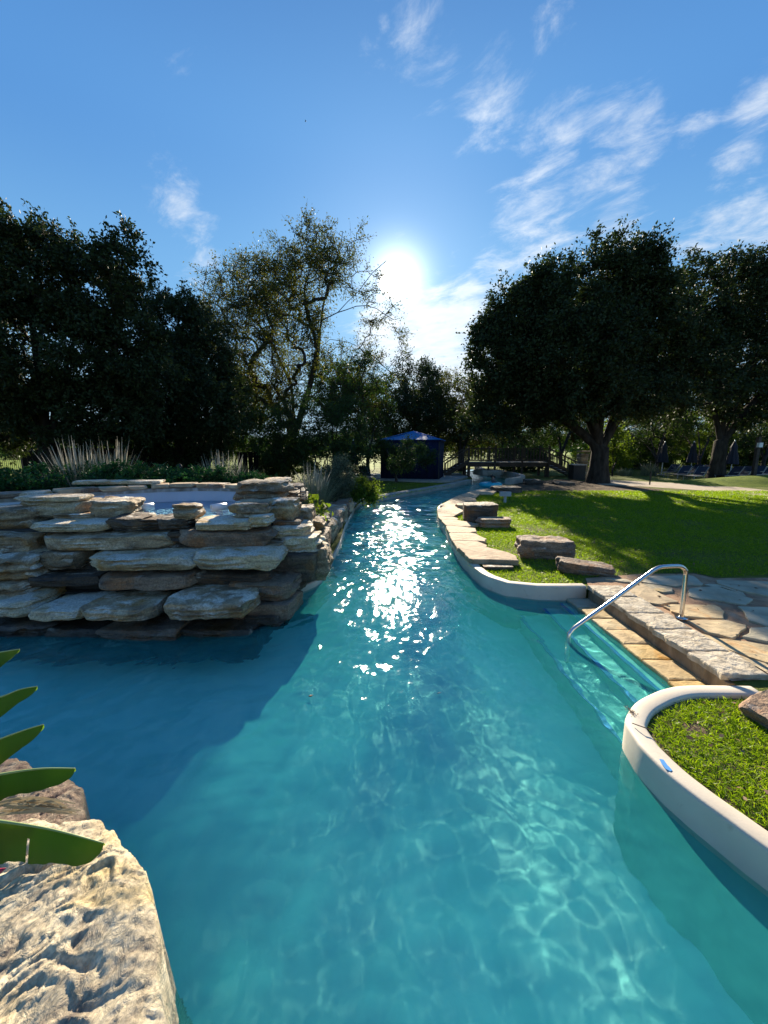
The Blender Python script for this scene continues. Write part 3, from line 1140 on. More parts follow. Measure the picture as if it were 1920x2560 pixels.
    # raised basin: rim stones, band, bowl
    rimline = catmull([Vector(p) for p in [(-1.85, 6.55, 0), (-2.05, 7.15, 0), (-2.66, 7.65, 0), (-3.6, 7.9, 0), (-4.5, 7.7, 0), (-5.3, 7.1, 0), (-5.75, 6.5, 0), (-6.2, 6.1, 0)]], .12)

    def sweep(name, prof, mat):
        V, F = [], []
        n, m_ = len(rimline), len(prof)
        for i, p in enumerate(rimline):
            t = (rimline[min(i + 1, n - 1)] - rimline[max(i - 1, 0)]).normalized()
            nn = Vector((t.y, -t.x, 0))
            V += [tuple(p + nn * o + Vector((0, 0, z))) for o, z in prof]
        for i in range(n - 1):
            for k in range(m_):
                F.append((i * m_ + k, i * m_ + (k + 1) % m_, (i + 1) * m_ + (k + 1) % m_, (i + 1) * m_ + k))
        F.append(tuple(range(m_)))
        F.append(tuple((n - 1) * m_ + k for k in range(m_)))
        me = bpy.data.meshes.new(name)
        me.from_pydata(V, [], F)
        bm = bmesh.new()
        bm.from_mesh(me)
        bmesh.ops.recalc_face_normals(bm, faces=bm.faces)
        bm.to_mesh(me)
        bm.free()
        return link(name, me, mat, root)
    sweep('basin_wall', [(-.06, 1.0), (-.02, 1.365), (.2, 1.365), (.2, .1)], M['basin'])
    sweep('tile_band', [(-.035, 1.367), (-.035, 1.432), (.21, 1.432), (.21, 1.367)], M['tileband'])
    bowl = rimline + [Vector((-5.6, 5.6, 0)), Vector((-4.5, 5.32, 0)), Vector((-3.3, 5.25, 0)), Vector((-2.2, 5.35, 0)), Vector((-1.9, 5.9, 0))]
    sheet('basin_floor', bowl, 1.085, M['basin'], parent=root)
    dist_, i = .1, 0
    cum = [0]
    for p, q_ in zip(rimline[:-1], rimline[1:]):
        cum.append(cum[-1] + (q_ - p).length)
    while dist_ < cum[-1]:
        w_ = rr.uniform(.28, .55)
        j = int(np.searchsorted(cum, min(dist_ + w_ / 2, cum[-1] - .01)))
        p = rimline[j]
        t = (rimline[min(j + 1, len(rimline) - 1)] - rimline[j - 1]).normalized()
        nn = Vector((t.y, -t.x, 0))
        c_ = p + nn * .14
        rock('rim_stone', (c_.x, c_.y, 1.47 + rr.uniform(-.01, .012)), (w_ * 1.04, .46, .085), rr.choice([M['coping'], M['rockbrown'], M['coping'], RP]), root, rz=math.atan2(t.y, t.x), seed=700 + i, n=(10, 8, 4), rough=.06, rnd=.05, strata=.01)
        dist_ += w_
        i += 1
    # loose flat stones heaped on the back rim
    for k, (px, w) in enumerate(((330, .8), (355, .5), (250, .6), (200, .55), (30, .7), (100, .6), (150, .5))):
        p = vat(px, 1218 if px > 180 else 1250, 7.6 if px > 180 else 5.6 + (180 - px) * -.003)
        if px > 180:
            p = Vector((p.x, 7.9, 1.55))
        else:
            p = Vector((p.x, 5.7, 1.5))
        rock('rim_stone', p, (w, .45, .07), M['rockpale'], root, rz=rr.uniform(-.3, .3), seed=760 + k, n=(10, 8, 4), rnd=.18)
    # basin water
    gx, gy = np.meshgrid(np.linspace(-5.7, -1.7, 130), np.linspace(5.1, 8.0, 100))
    gz = .006 * pn(np.stack([gx * 6, gy * 9, gx * 0], -1)) + .004 * pn(np.stack([gx * 14, gy * 20, gx * 0], -1))
    ii = np.arange(gx.size).reshape(gx.shape)
    qq = np.stack([ii[:-1, :-1], ii[:-1, 1:], ii[1:, 1:], ii[1:, :-1]], -1)
    okk = inside(bowl, gx, gy)[:-1, :-1]
    me = npmesh('basin_water', np.stack([gx, gy, gz + 1.17], -1).reshape(-1, 3), qq[okk], True)
    link('basin_water', me, M['basinwater'], root)
    return root


stone_basin()


def pipe(px, lab):
    p = vat(px, 1283, 5.9)
    root = empty('pipe_fitting', (p.x, p.y, 1.17), lab, 'pipe', 'white pipe tees in the basin')
    z = 1.17
    MB().tube([(p.x + .02, p.y, z), (p.x + .02, p.y, z + .09)], .045, 16).build('riser', M['white'], root, True)
    MB().tube([(p.x + .02, p.y, z + .055), (p.x + .02, p.y, z + .075)], .052, 16).build('collar', M['white'], root, True)
    d = Vector((-.085, -.075, -.005))
    c = Vector((p.x + .02, p.y, z + .15))
    mb = MB()
    a, b = c + d, c - d
    n = 20
    rO, rI = .062, .048
    u = d.normalized()
    s1 = u.cross(Vector((0, 0, 1))).normalized()
    s2 = s1.cross(u)
    ringv = []
    for P_, rr_ in ((b, rI), (b, rO), (a, rO), (a, rI), (b, rI)):
        st = len(mb.v)
        for k in range(n):
            an = 2 * math.pi * k / n
            mb.v.append(tuple(P_ + (s1 * math.cos(an) + s2 * math.sin(an)) * rr_))
        ringv.append(st)
    for q0, q1 in zip(ringv[:-1], ringv[1:]):
        for k in range(n):
            k2 = (k + 1) % n
            mb.f.append((q0 + k, q0 + k2, q1 + k2, q1 + k))
    mb.build('cross_tube', M['white'], root, True)


pipe(362, 'left white pipe tee standing in the basin water')
pipe(545, 'right white pipe tee in the basin beside the square grey stone')


# rock wall on the left bank of the river
def bank_wall():
    root = empty('rock_bank', (-1.5, 8, 0), 'rough stone retaining wall along the left river bank behind the waterfall', 'retaining wall')
    rr = random.Random(9)
    y = 5.95
    k = 0
    while y < 12.6:
        w = rr.uniform(.8, 1.3)
        rock('stone', (-1.36 + rr.uniform(-.02, .02), y + w / 2, .33), (.52, w, .52), M['rockbrown'] if k % 2 else M['rock'], root, rz=rr.uniform(-.05, .05), seed=820 + k, n=(8, 16, 9), rough=.10, rnd=.06, strata=.04)
        y += w * .97
        k += 1
    for px, py, Y, sx, sy, sz in ((830, 1300, 7.4, .55, .6, .22), (820, 1335, 6.7, .5, .7, .2), (845, 1275, 8.8, .7, .9, .18), (790, 1345, 6.2, .4, .5, .25)):
        p = vat(px, py, Y)
        rock('stone', (min(p.x, -1.4) - .2, Y, .62), (sx, sy, sz), M['rock'], root, rz=rr.uniform(-.3, .3), seed=850 + int(px), n=(10, 10, 6), rough=.12)
    o = rock('stone', (-1.5, 12.6, .34), (.9, .8, .32), M['coping'], root, seed=871, rough=.05)
    return root


bank_wall()


# ------------------------------------------------------------------ flat stones
def flagstone(name, poly, ztop, thick, mat, parent=None, seed=0, jitter=.012, label=None, cat=None, group=None, step=.07, bev=.012, dome=.006, soft=True):
    rr = random.Random(seed * 7 + 1)
    P = []
    if len(poly) > 4 and soft:
        mids = []
        for i in range(len(poly)):
            a, b = Vector(poly[i][:2]), Vector(poly[(i + 1) % len(poly)][:2])
            mids += [a.lerp(b, .06), a.lerp(b, .5) + Vector((rr.uniform(-1, 1), rr.uniform(-1, 1))) * jitter * 1.6, a.lerp(b, .94)]
        poly = mids
    n = len(poly)
    for i in range(n):
        a, b = Vector(poly[i][:2]), Vector(poly[(i + 1) % n][:2])
        k = max(1, int((b - a).length / step))
        for j in range(k):
            p = a.lerp(b, j / k)
            P.append(p + Vector((rr.uniform(-1, 1), rr.uniform(-1, 1))) * jitter)
    c = sum(P, Vector((0, 0))) / len(P)
    V, F = [], []
    m = len(P)
    big = max((p - c).length for p in P)
    levels = [(1.0, ztop - thick), (1.0 + .0, ztop - bev * 1.2), (1 - bev * .6 / big, ztop - bev * .3), (1 - 2.2 * bev / big, ztop)]
    for s_, z in levels:
        for p in P:
            d = c + (p - c) * s_
            V.append((d.x, d.y, z))
    for s_ in (.7, .35):
        for p in P:
            d = c + (p - c) * s_
            V.append((d.x, d.y, ztop + dome * (1 - s_) + .004 * math.sin(d.x * 23 + seed) * math.cos(d.y * 19)))
    L_ = len(levels) + 2
    for l in range(L_ - 1):
        for i in range(m):
            j = (i + 1) % m
            F.append((l * m + i, l * m + j, (l + 1) * m + j, (l + 1) * m + i))
    F.append(tuple((L_ - 1) * m + i for i in range(m)))
    F.append(tuple(range(m))[::-1])
    me = bpy.data.meshes.new(name)
    me.from_pydata(V, [], F)
    bm = bmesh.new()
    bm.from_mesh(me)
    bmesh.ops.recalc_face_normals(bm, faces=bm.faces)
    bm.to_mesh(me)
    bm.free()
    o = link(name, me, mat, parent)
    return tag(o, label, cat, group)


# flagstone coping on the right bank
cop = empty('flagstone_coping', (1.8, 8, .2), 'row of tan flagstones capping the right river bank beside the lawn', 'coping')
z5 = lambda l: [(1080 + x / 3.19, 1200 + y / 3.19) for x, y in l]
CS = [
    [(205, 545), (300, 645), (690, 655), (680, 620), (600, 585), (430, 543)],
    [(162, 488), (205, 548), (430, 543), (440, 520), (350, 482)],
    [(135, 420), (162, 487), (350, 484), (425, 492), (435, 470), (350, 428), (300, 420)],
    [(110, 362), (136, 418), (300, 420), (355, 412), (345, 385), (240, 372)],
    [(72, 318), (110, 362), (290, 372), (378, 352), (300, 335), (200, 320)],
    [(45, 288), (72, 318), (200, 320), (210, 306), (170, 295)],
    [(42, 235), (48, 288), (175, 292), (215, 265), (255, 245), (215, 225), (100, 205)],
    [(60, 205), (100, 208), (215, 224), (265, 185), (262, 172), (190, 150), (130, 165)],
    [(130, 163), (190, 150), (262, 170), (355, 162), (345, 148), (290, 130), (200, 128)],
    [(200, 127), (290, 130), (345, 140), (380, 112), (360, 98), (290, 98)],
    [(290, 97), (380, 108), (480, 110), (520, 85), (440, 68), (350, 80)],
]
for i, pl in enumerate(CS):
    flagstone('stone', [at(x, y, .27) for x, y in z5(pl)], .275 if i else .30, .07 if i else .09, M['coping'], cop, seed=i + 3, jitter=.01, step=.12)
MB().box((1.95, 6.35, .2), (.5, .12, .08)).build('packing_stone', M['rockdark'], cop)

# stone patio by the steps
pat = empty('stone_patio', (4, 4.5, .18), 'crazy paved patio of ochre and grey flagstones beside the handrail', 'patio')
z6 = lambda l: [(1400 + x / 3.19, 1380 + y / 3.19) for x, y in l]
base = [Vector((3.03, 5.44, 0)), Vector((3.2, 5.85, 0)), at(*z6([(345, 205)])[0], .18), at(*z6([(640, 180)])[0], .18), at(*z6([(1070, 178)])[0], .18), at(*z6([(1240, 215)])[0], .18), Vector((6.9, 5.9, 0)), Vector((8, 4.2, 0)), Vector((6, 2.6, 0)), at(*z6([(1659, 985)])[0], .18), Vector((3.35, 3.13, 0)), Vector((3.06, 3.1, 0))]
sheet('mortar_bed', base, .192, M['mortar'], parent=pat)
FS = [
    ('flag_grey', [(650, 190), (1060, 185), (1140, 250), (1130, 263), (900, 270), (640, 235)]),
    ('flag_grey', [(660, 250), (890, 282), (900, 315), (830, 322), (720, 300)]),
    ('flag_grey', [(1240, 225), (1659, 240), (1950, 258), (2000, 380), (1659, 355), (1480, 320), (1250, 250)]),
    ('flag_grey', [(1025, 290), (1230, 267), (1400, 320), (1550, 378), (1480, 420), (1320, 395), (1030, 355)]),
    ('flag_grey', [(1420, 432), (1659, 440), (1950, 455), (2000, 610), (1650, 590), (1500, 540)]),
    ('flag_yellow', [(820, 432), (1000, 424), (1230, 422), (1310, 480), (1302, 535), (1020, 520), (900, 480)]),
    ('flag_grey', [(350, 212), (520, 212), (630, 240), (600, 252), (480, 232)]),
    ('flag_yellow', [(540, 255), (640, 245), (760, 312), (950, 400), (800, 420), (620, 402), (560, 340)]),
    ('flag_yellow', [(1010, 550), (1320, 545), (1500, 590), (1420, 665), (1380, 690), (1150, 640)]),
    ('flag_yellow', [(1120, 650), (1350, 700), (1659, 740), (1950, 810), (2000, 960), (1659, 880), (1400, 800), (1200, 720)]),
    ('flag_yellow', [(1230, 745), (1400, 812), (1659, 895), (1700, 1000), (1600, 930), (1400, 850)]),
    ('flag_grey', [(1450, 680), (1530, 610), (1659, 605), (2000, 625), (2000, 780), (1659, 715)]),
    ('flag_grey', [(1130, 262), (1240, 255), (1470, 325), (1500, 360), (1400, 310), (1240, 262)]),
]
for i, (m, pl) in enumerate(FS):
    flagstone('flagstone', [at(x, y, .21) for x, y in z6(pl)], .212 + .004 * (i % 3), .03, M[m], pat, seed=40 + i, jitter=.012, step=.08, bev=.006, dome=.004)
# knobbly coping band over the riser
ys = [5.43, 4.98, 4.45, 4.02, 3.55, 3.13]
for i in range(5):
    a, b = ys[i], ys[i + 1]
    flagstone('coping_stone', [(3.0, a - .01), (3.02, b + .01), (3.46 - .01 * i, b + .01), (3.50 - .01 * i, a - .01)], .232, .06, M['flag_band'], pat, seed=70 + i, jitter=.012, bev=.012, step=.06)
M['riser'] = noisemat('rough_tan_riser', [(.3, (.13, .10, .065)), (.55, (.25, .19, .12)), (.75, (.36, .29, .20))], scale=6, rough=.85, bump=.8, bscale=18, bdist=.02, stretch=(1, 1, .6))
MB().box((3.085, 4.27, .02), (.10, 2.32, .29)).build('riser', M['riser'], pat)
ys = [5.42, 5.08, 4.72, 4.40, 4.05, 3.72, 3.36, 3.04]
for i in range(7):
    a, b = ys[i], ys[i + 1]
    flagstone('ledge_stone', [(2.70, a - .008), (2.705 + .01 * (i % 2), b + .008), (3.035, b + .008), (3.035, a - .008)], .035 + .004 * (i % 2), .15, M['flag_grey' if i == 0 else 'flag_yellow'], pat, seed=90 + i, jitter=.008, bev=.012, step=.08)

# steel handrail
rail = empty('handrail', (3.57, 4.35, .2), 'bent stainless steel handrail going down into the water', 'handrail')
pts = [(2.14, 4.16, -.55), (2.14, 4.16, -.1), (2.14, 4.16, .03)]
path = [Vector((2.14, 4.16, -.55)), Vector((2.14, 4.16, .04)), Vector((2.155, 4.163, .11)), Vector((2.20, 4.17, .165)), Vector((2.27, 4.18, .215)),
        Vector((2.72, 4.24, .53)), Vector((3.08, 4.29, .785)), Vector((3.14, 4.297, .826)), Vector((3.20, 4.305, .853)), Vector((3.27, 4.31, .862)), Vector((3.42, 4.33, .862)), Vector((3.49, 4.34, .848)), Vector((3.54, 4.345, .805)), Vector((3.557, 4.35, .74)), Vector((3.57, 4.35, .2))]
MB().tube(catmull(path, .03), .0235, 20).build('rail', M['steel'], rail, True)
MB().tube([(3.57, 4.35, .205), (3.57, 4.35, .218), (3.57, 4.35, .226)], [.068, .068, .03], 28).build('base_plate', M['steel'], rail)

# boulders on the lawn


def ground_rock(name, x0, y0, x1, y1, depth, mat, label, cat='boulder', z=GZ, **k):
    p = at((x0 + x1) / 2, y1, z)
    a, b = vat(x0, y1, p.y), vat(x1, y0, p.y)
    # visible height includes part of the top; keep a share for it
    h = max(.06, vat((x0 + x1) / 2, y0, p.y + depth * .85).z - z)
    w = b.x - a.x
    return rock(name, ((a.x + b.x) / 2, p.y + depth / 2, z + h / 2 - .02), (w * 1.03, depth, h + .04), mat, None, label=label, cat=cat, **k)


ground_rock('boulder', 1306, 1340, 1448, 1400, .55, M['rockbrown'], 'largest flat topped boulder standing on the lawn', n=(26, 18, 14), rough=.13, rnd=.16, pinch=-.0, seed=901, rz=-.1)
ground_rock('boulder', 1408, 1400, 1544, 1440, .38, M['rockbrown'], 'low tilted reddish brown slab beside the largest lawn boulder', n=(24, 14, 8), rough=.09, rnd=.22, seed=902, rz=-.22, tilt=(.05, .10))
ground_rock('boulder', 1162, 1255, 1254, 1308, .75, M['rockdark'], 'dark square block with a flat tan top near the river coping', n=(16, 12, 10), rough=.05, seed=903, rnd=.06)
ground_rock('boulder', 1200, 1292, 1282, 1321, .45, M['rockbrown'], 'small low grey block in front of the dark square block', n=(14, 10, 8), rough=.06, seed=904)
ground_rock('boulder', 1244, 1214, 1312, 1234, 1.3, M['rockdark'], 'flat dark slab at the far end of the coping near the swim ring', n=(14, 10, 6), seed=905)
ground_rock('boulder', 1143, 1258, 1170, 1276, .5, M['coping'], 'small tan stone wedged between coping and dark square block', n=(8, 8, 6), seed=906)
ground_rock('boulder', 1322, 1197, 1363, 1213, 1.2, M['rockdark'], 'dark round rock left of the big oak trunk', n=(10, 8, 8), seed=907, rough=.14, rnd=.2)
ground_rock('boulder', 1395, 1203, 1440, 1213, 1.0, M['rockdark'], 'low flat rock at the foot of the bridge stairs', n=(10, 8, 6), seed=908, rnd=.2)
ground_rock('boulder', 1200, 1172, 1262, 1189, 2.5, M['concrete'], 'long low grey rock ledge in the river bend before the bridge', n=(12, 8, 5), seed=909, z=.3)
rock('boulder', (2.98, 2.60, .25), (.42, .3, .17), M['rockbrown'], None, label='reddish rock on the grass bed at the right edge', cat='boulder', seed=910, n=(14, 12, 8), rough=.1, rnd=.18, tilt=(.1, -.25))


# ------------------------------------------------------------------ foreground boulders (relief carved in geometry)
def big_boulder(name, outline, ztop, zbot, mat, label, seed, res=.007, relief=.05, slope=(0, 0), step=.09):
    O = [(p.x, p.y) for p in catmull([Vector((x, y, 0)) for x, y in outline], step, closed=True)]
    xs = [p[0] for p in O]
    ys = [p[1] for p in O]
    gx, gy = np.meshgrid(np.arange(min(xs) - .1, max(xs) + .1, res), np.arange(min(ys) - .1, max(ys) + .1, res))
    w = .03 * fbm(np.stack([gx * 6, gy * 6, gx * 0 + seed], -1), 4, .6)
    ins = inside(O, gx, gy)
    d = edge_dist(O, gx, gy)
    sd = np.where(ins, d, -d) + w
    t = np.clip(sd / .11, -1, 1)
    prof = np.where(t > 0, -.05 * (1 - t) ** 2.2, -.05 + t * 1.5)
    dirx = gx * .55 + gy * .83
    diry = -gx * .83 + gy * .55
    wv = .5 * fbm(np.stack([gx * 3, gy * 3, gx * 0 + seed + 5], -1), 3)
    P = np.stack([dirx * 3.6 + wv * 2.2, diry * 9.5 + wv * 6.0, gx * 0 + seed], -1)
    rid = 0
    amp = 1.0
    for o in range(5):
        rid = rid + amp * (1 - np.abs(pn(P * 1.9 ** o + o * 9)) * 2.4)
        amp *= .52
    low = fbm(np.stack([gx * 1.8, gy * 1.8, gx * 0 + seed + 9], -1), 2)
    pit = np.clip(pn(P * np.array([1.3, .9, 1]) + 50) - .12, 0, 1) * 2.2
    z = ztop + relief * (rid - 1.2) * .55 - relief * 1.6 * pit + relief * 1.3 * low + prof + slope[0] * (gx - xs[0]) + slope[1] * (gy - ys[0])
    z += .0055 * fbm(np.stack([dirx * 22, diry * 42, gx * 0], -1), 5, .7) - .006 * np.clip(np.abs(pn(np.stack([gx * 14 + wv * 4, gy * 14, gx * 0 + 3], -1))) * -6 + .5, 0, .5)
    z = np.maximum(z, zbot)
    ok = (sd > -.10)
    idx = np.arange(gx.size).reshape(gx.shape)
    q = np.stack([idx[:-1, :-1], idx[:-1, 1:], idx[1:, 1:], idx[1:, :-1]], -1)
    q = q[ok[:-1, :-1] & ok[1:, 1:] & ok[:-1, 1:] & ok[1:, :-1]]
    V = np.stack([gx, gy, z], -1).reshape(-1, 3)
    used = np.unique(q)
    rm = np.zeros(len(V), np.int64)
    rm[used] = np.arange(len(used))
    me = npmesh(name, V[used], rm[q], True)
    return tag(link(name, me, mat), label, 'boulder')


def bouldermat(name, stops, stain, stainc, bump=1.0):
    m, N, K = newmat(name)
    b = N['Principled BSDF']
    b.inputs['Roughness'].default_value = .7
    tc = N.new('ShaderNodeTexCoord')
    mp = N.new('ShaderNodeMapping')
    mp.inputs['Rotation'].default_value = (0, 0, R(-33))
    mp.inputs['Scale'].default_value = (2.0, 1.0, 1)
    K.new(tc.outputs['Object'], mp.inputs[0])

    def noise(s, d, dist, v=mp.outputs[0]):
        n = N.new('ShaderNodeTexNoise')
        n.inputs['Scale'].default_value = s
        n.inputs['Detail'].default_value = d
        n.inputs['Distortion'].default_value = dist
        n.inputs['Roughness'].default_value = .62
        K.new(v, n.inputs[0])
        return n.outputs[0]
    r = ramp_node(N, stops)
    K.new(noise(3.2, 10, 1.6), r.inputs[0])
    mr = N.new('ShaderNodeMapRange')
    mr.inputs[1].default_value = stain
    mr.inputs[2].default_value = stain + .16
    K.new(noise(2.0, 4, .6, tc.outputs['Object']), mr.inputs[0])
    mx = N.new('ShaderNodeMix')
    mx.data_type = 'RGBA'
    K.new(mr.outputs[0], mx.inputs[0])
    K.new(r.outputs[0], mx.inputs[6])
    mx.inputs[7].default_value = (*stainc, 1)
    gr = N.new('ShaderNodeMapRange')
    gr.inputs[1].default_value = .32
    gr.inputs[2].default_value = .68
    gr.inputs[3].default_value = .62
    gr.inputs[4].default_value = 1.28
    K.new(noise(60, 8, .3, tc.outputs['Object']), gr.inputs[0])
    hs = N.new('ShaderNodeHueSaturation')
    K.new(gr.outputs[0], hs.inputs['Value'])
    K.new(mx.outputs[2], hs.inputs['Color'])
    K.new(hs.outputs[0], b.inputs['Base Color'])
    bp = N.new('ShaderNodeBump')
    bp.inputs['Strength'].default_value = bump
    bp.inputs['Distance'].default_value = .03
    K.new(noise(11, 14, .8), bp.inputs['Height'])
    K.new(bp.outputs[0], b.inputs['Normal'])
    return m


M['boulder1'] = bouldermat('cream_weathered_limestone', [(.30, (.17, .13, .11)), (.42, (.46, .37, .25)), (.54, (.66, .55, .37)), (.70, (.72, .62, .45))], .50, (.60, .44, .19))
M['boulder2'] = bouldermat('rusty_sandstone', [(.3, (.16, .085, .06)), (.48, (.34, .23, .15)), (.7, (.52, .42, .28))], .6, (.50, .33, .12))
b1 = [at(x, y, .5) for x, y in [(194, 2024), (248, 2024), (262, 2045), (284, 2066), (292, 2086), (318, 2098), (336, 2116), (355, 2152), (372, 2184), (386, 2238), (395, 2306), (402, 2373), (406, 2464), (417, 2560)]]
b1 = [(p.x, p.y) for p in b1]
ol = b1 + [(-.58, .6), (-.6, .2), (-1.4, 0), (-2.3, .4), (-2.2, 1.2), (-1.85, 1.50)]
big_boulder('foreground_boulder', ol, .50, -.6, M['boulder1'], 'huge cream weathered boulder filling the bottom left corner', 3, relief=.025)
b2 = [at(x, y, .33) for x, y in [(-60, 1893), (45, 1880), (62, 1884), (92, 1906), (125, 1921), (180, 1936), (198, 1955), (207, 1980), (211, 2027)]]
b2 = [(p.x, p.y) for p in b2]
big_boulder('foreground_boulder', b2 + [(-1.4, 1.35), (-2.4, 1.3), (-2.75, 1.8)], .33, -.6, M['boulder2'], 'rust stained boulder behind the cream one under the leaves', 21, relief=.022)


# ------------------------------------------------------------------ foliage
def leaf_quads(C, D, size, wid, r_, droop=.0):
    """rhombic leaves at C pointing along D"""
    n = len(C)
    D = D / np.maximum(1e-6, np.linalg.norm(D, axis=1))[:, None]
    A = r_.normal(size=(n, 3))
    S = np.cross(D, A)
    S /= np.maximum(1e-6, np.linalg.norm(S, axis=1))[:, None]
    L = (size * r_.uniform(.65, 1.3, n))[:, None]
    W = L * wid
    U_ = np.cross(S, D)
    v0 = C
    v1 = C + D * L * .45 + S * W * .5 + U_ * W * .12
    v2 = C + D * L - np.array([0, 0, 1.0]) * L * droop
    v3 = C + D * L * .45 - S * W * .5 + U_ * W * .12
    V = np.stack([v0, v1, v2, v3], 1).reshape(-1, 3)
    F = np.arange(4 * n).reshape(n, 4)
    return V, F


def spray(centres, radius, twigs, per, size, wid, r_, up=.5, out=None, spread=.06, droop=.1):
    """twigs leaving each centre, leaves set along them"""
    n = len(centres)
    c = np.repeat(centres, twigs, 0)
    d = r_.normal(size=(n * twigs, 3))
    d[:, 2] += up
    if out is not None:
        d += np.repeat(out, twigs, 0) * .8
    d /= np.linalg.norm(d, axis=1)[:, None]
    ln = np.repeat(np.asarray(radius) * np.ones(n), twigs) * r_.uniform(.5, 1.25, n * twigs)
    t = r_.uniform(.12, 1.0, (n * twigs, per))
    base = c[:, None, :] + d[:, None, :] * (ln[:, None] * t)[..., None]
    base = base + r_.normal(size=base.shape) * spread
    ld = d[:, None, :] * .7 + r_.normal(size=base.shape) * .75
    V, F = leaf_quads(base.reshape(-1, 3), ld.reshape(-1, 3), size, wid, r_, droop)
    return V, F, c, c + d * ln[:, None]


def sticks(a, b, r0, r1):
    """thin three sided twigs"""
    n = len(a)
    d = b - a
    d = d / np.maximum(1e-6, np.linalg.norm(d, axis=1))[:, None]
    x = np.cross(d, np.array([.3, .8, .5]))
    x /= np.maximum(1e-6, np.linalg.norm(x, axis=1))[:, None]
    y = np.cross(d, x)
    V = []
    for P, rr_ in ((a, r0), (b, r1)):
        for k in range(3):
            an = k * 2 * math.pi / 3
            V.append(P + (x * math.cos(an) + y * math.sin(an)) * rr_)
    V = np.stack(V, 1).reshape(-1, 3)
    o = np.arange(n)[:, None, None] * 6
    F = (np.array([[0, 1, 4, 3], [1, 2, 5, 4], [2, 0, 3, 5]])[None] + o).reshape(-1, 4)
    return V, F


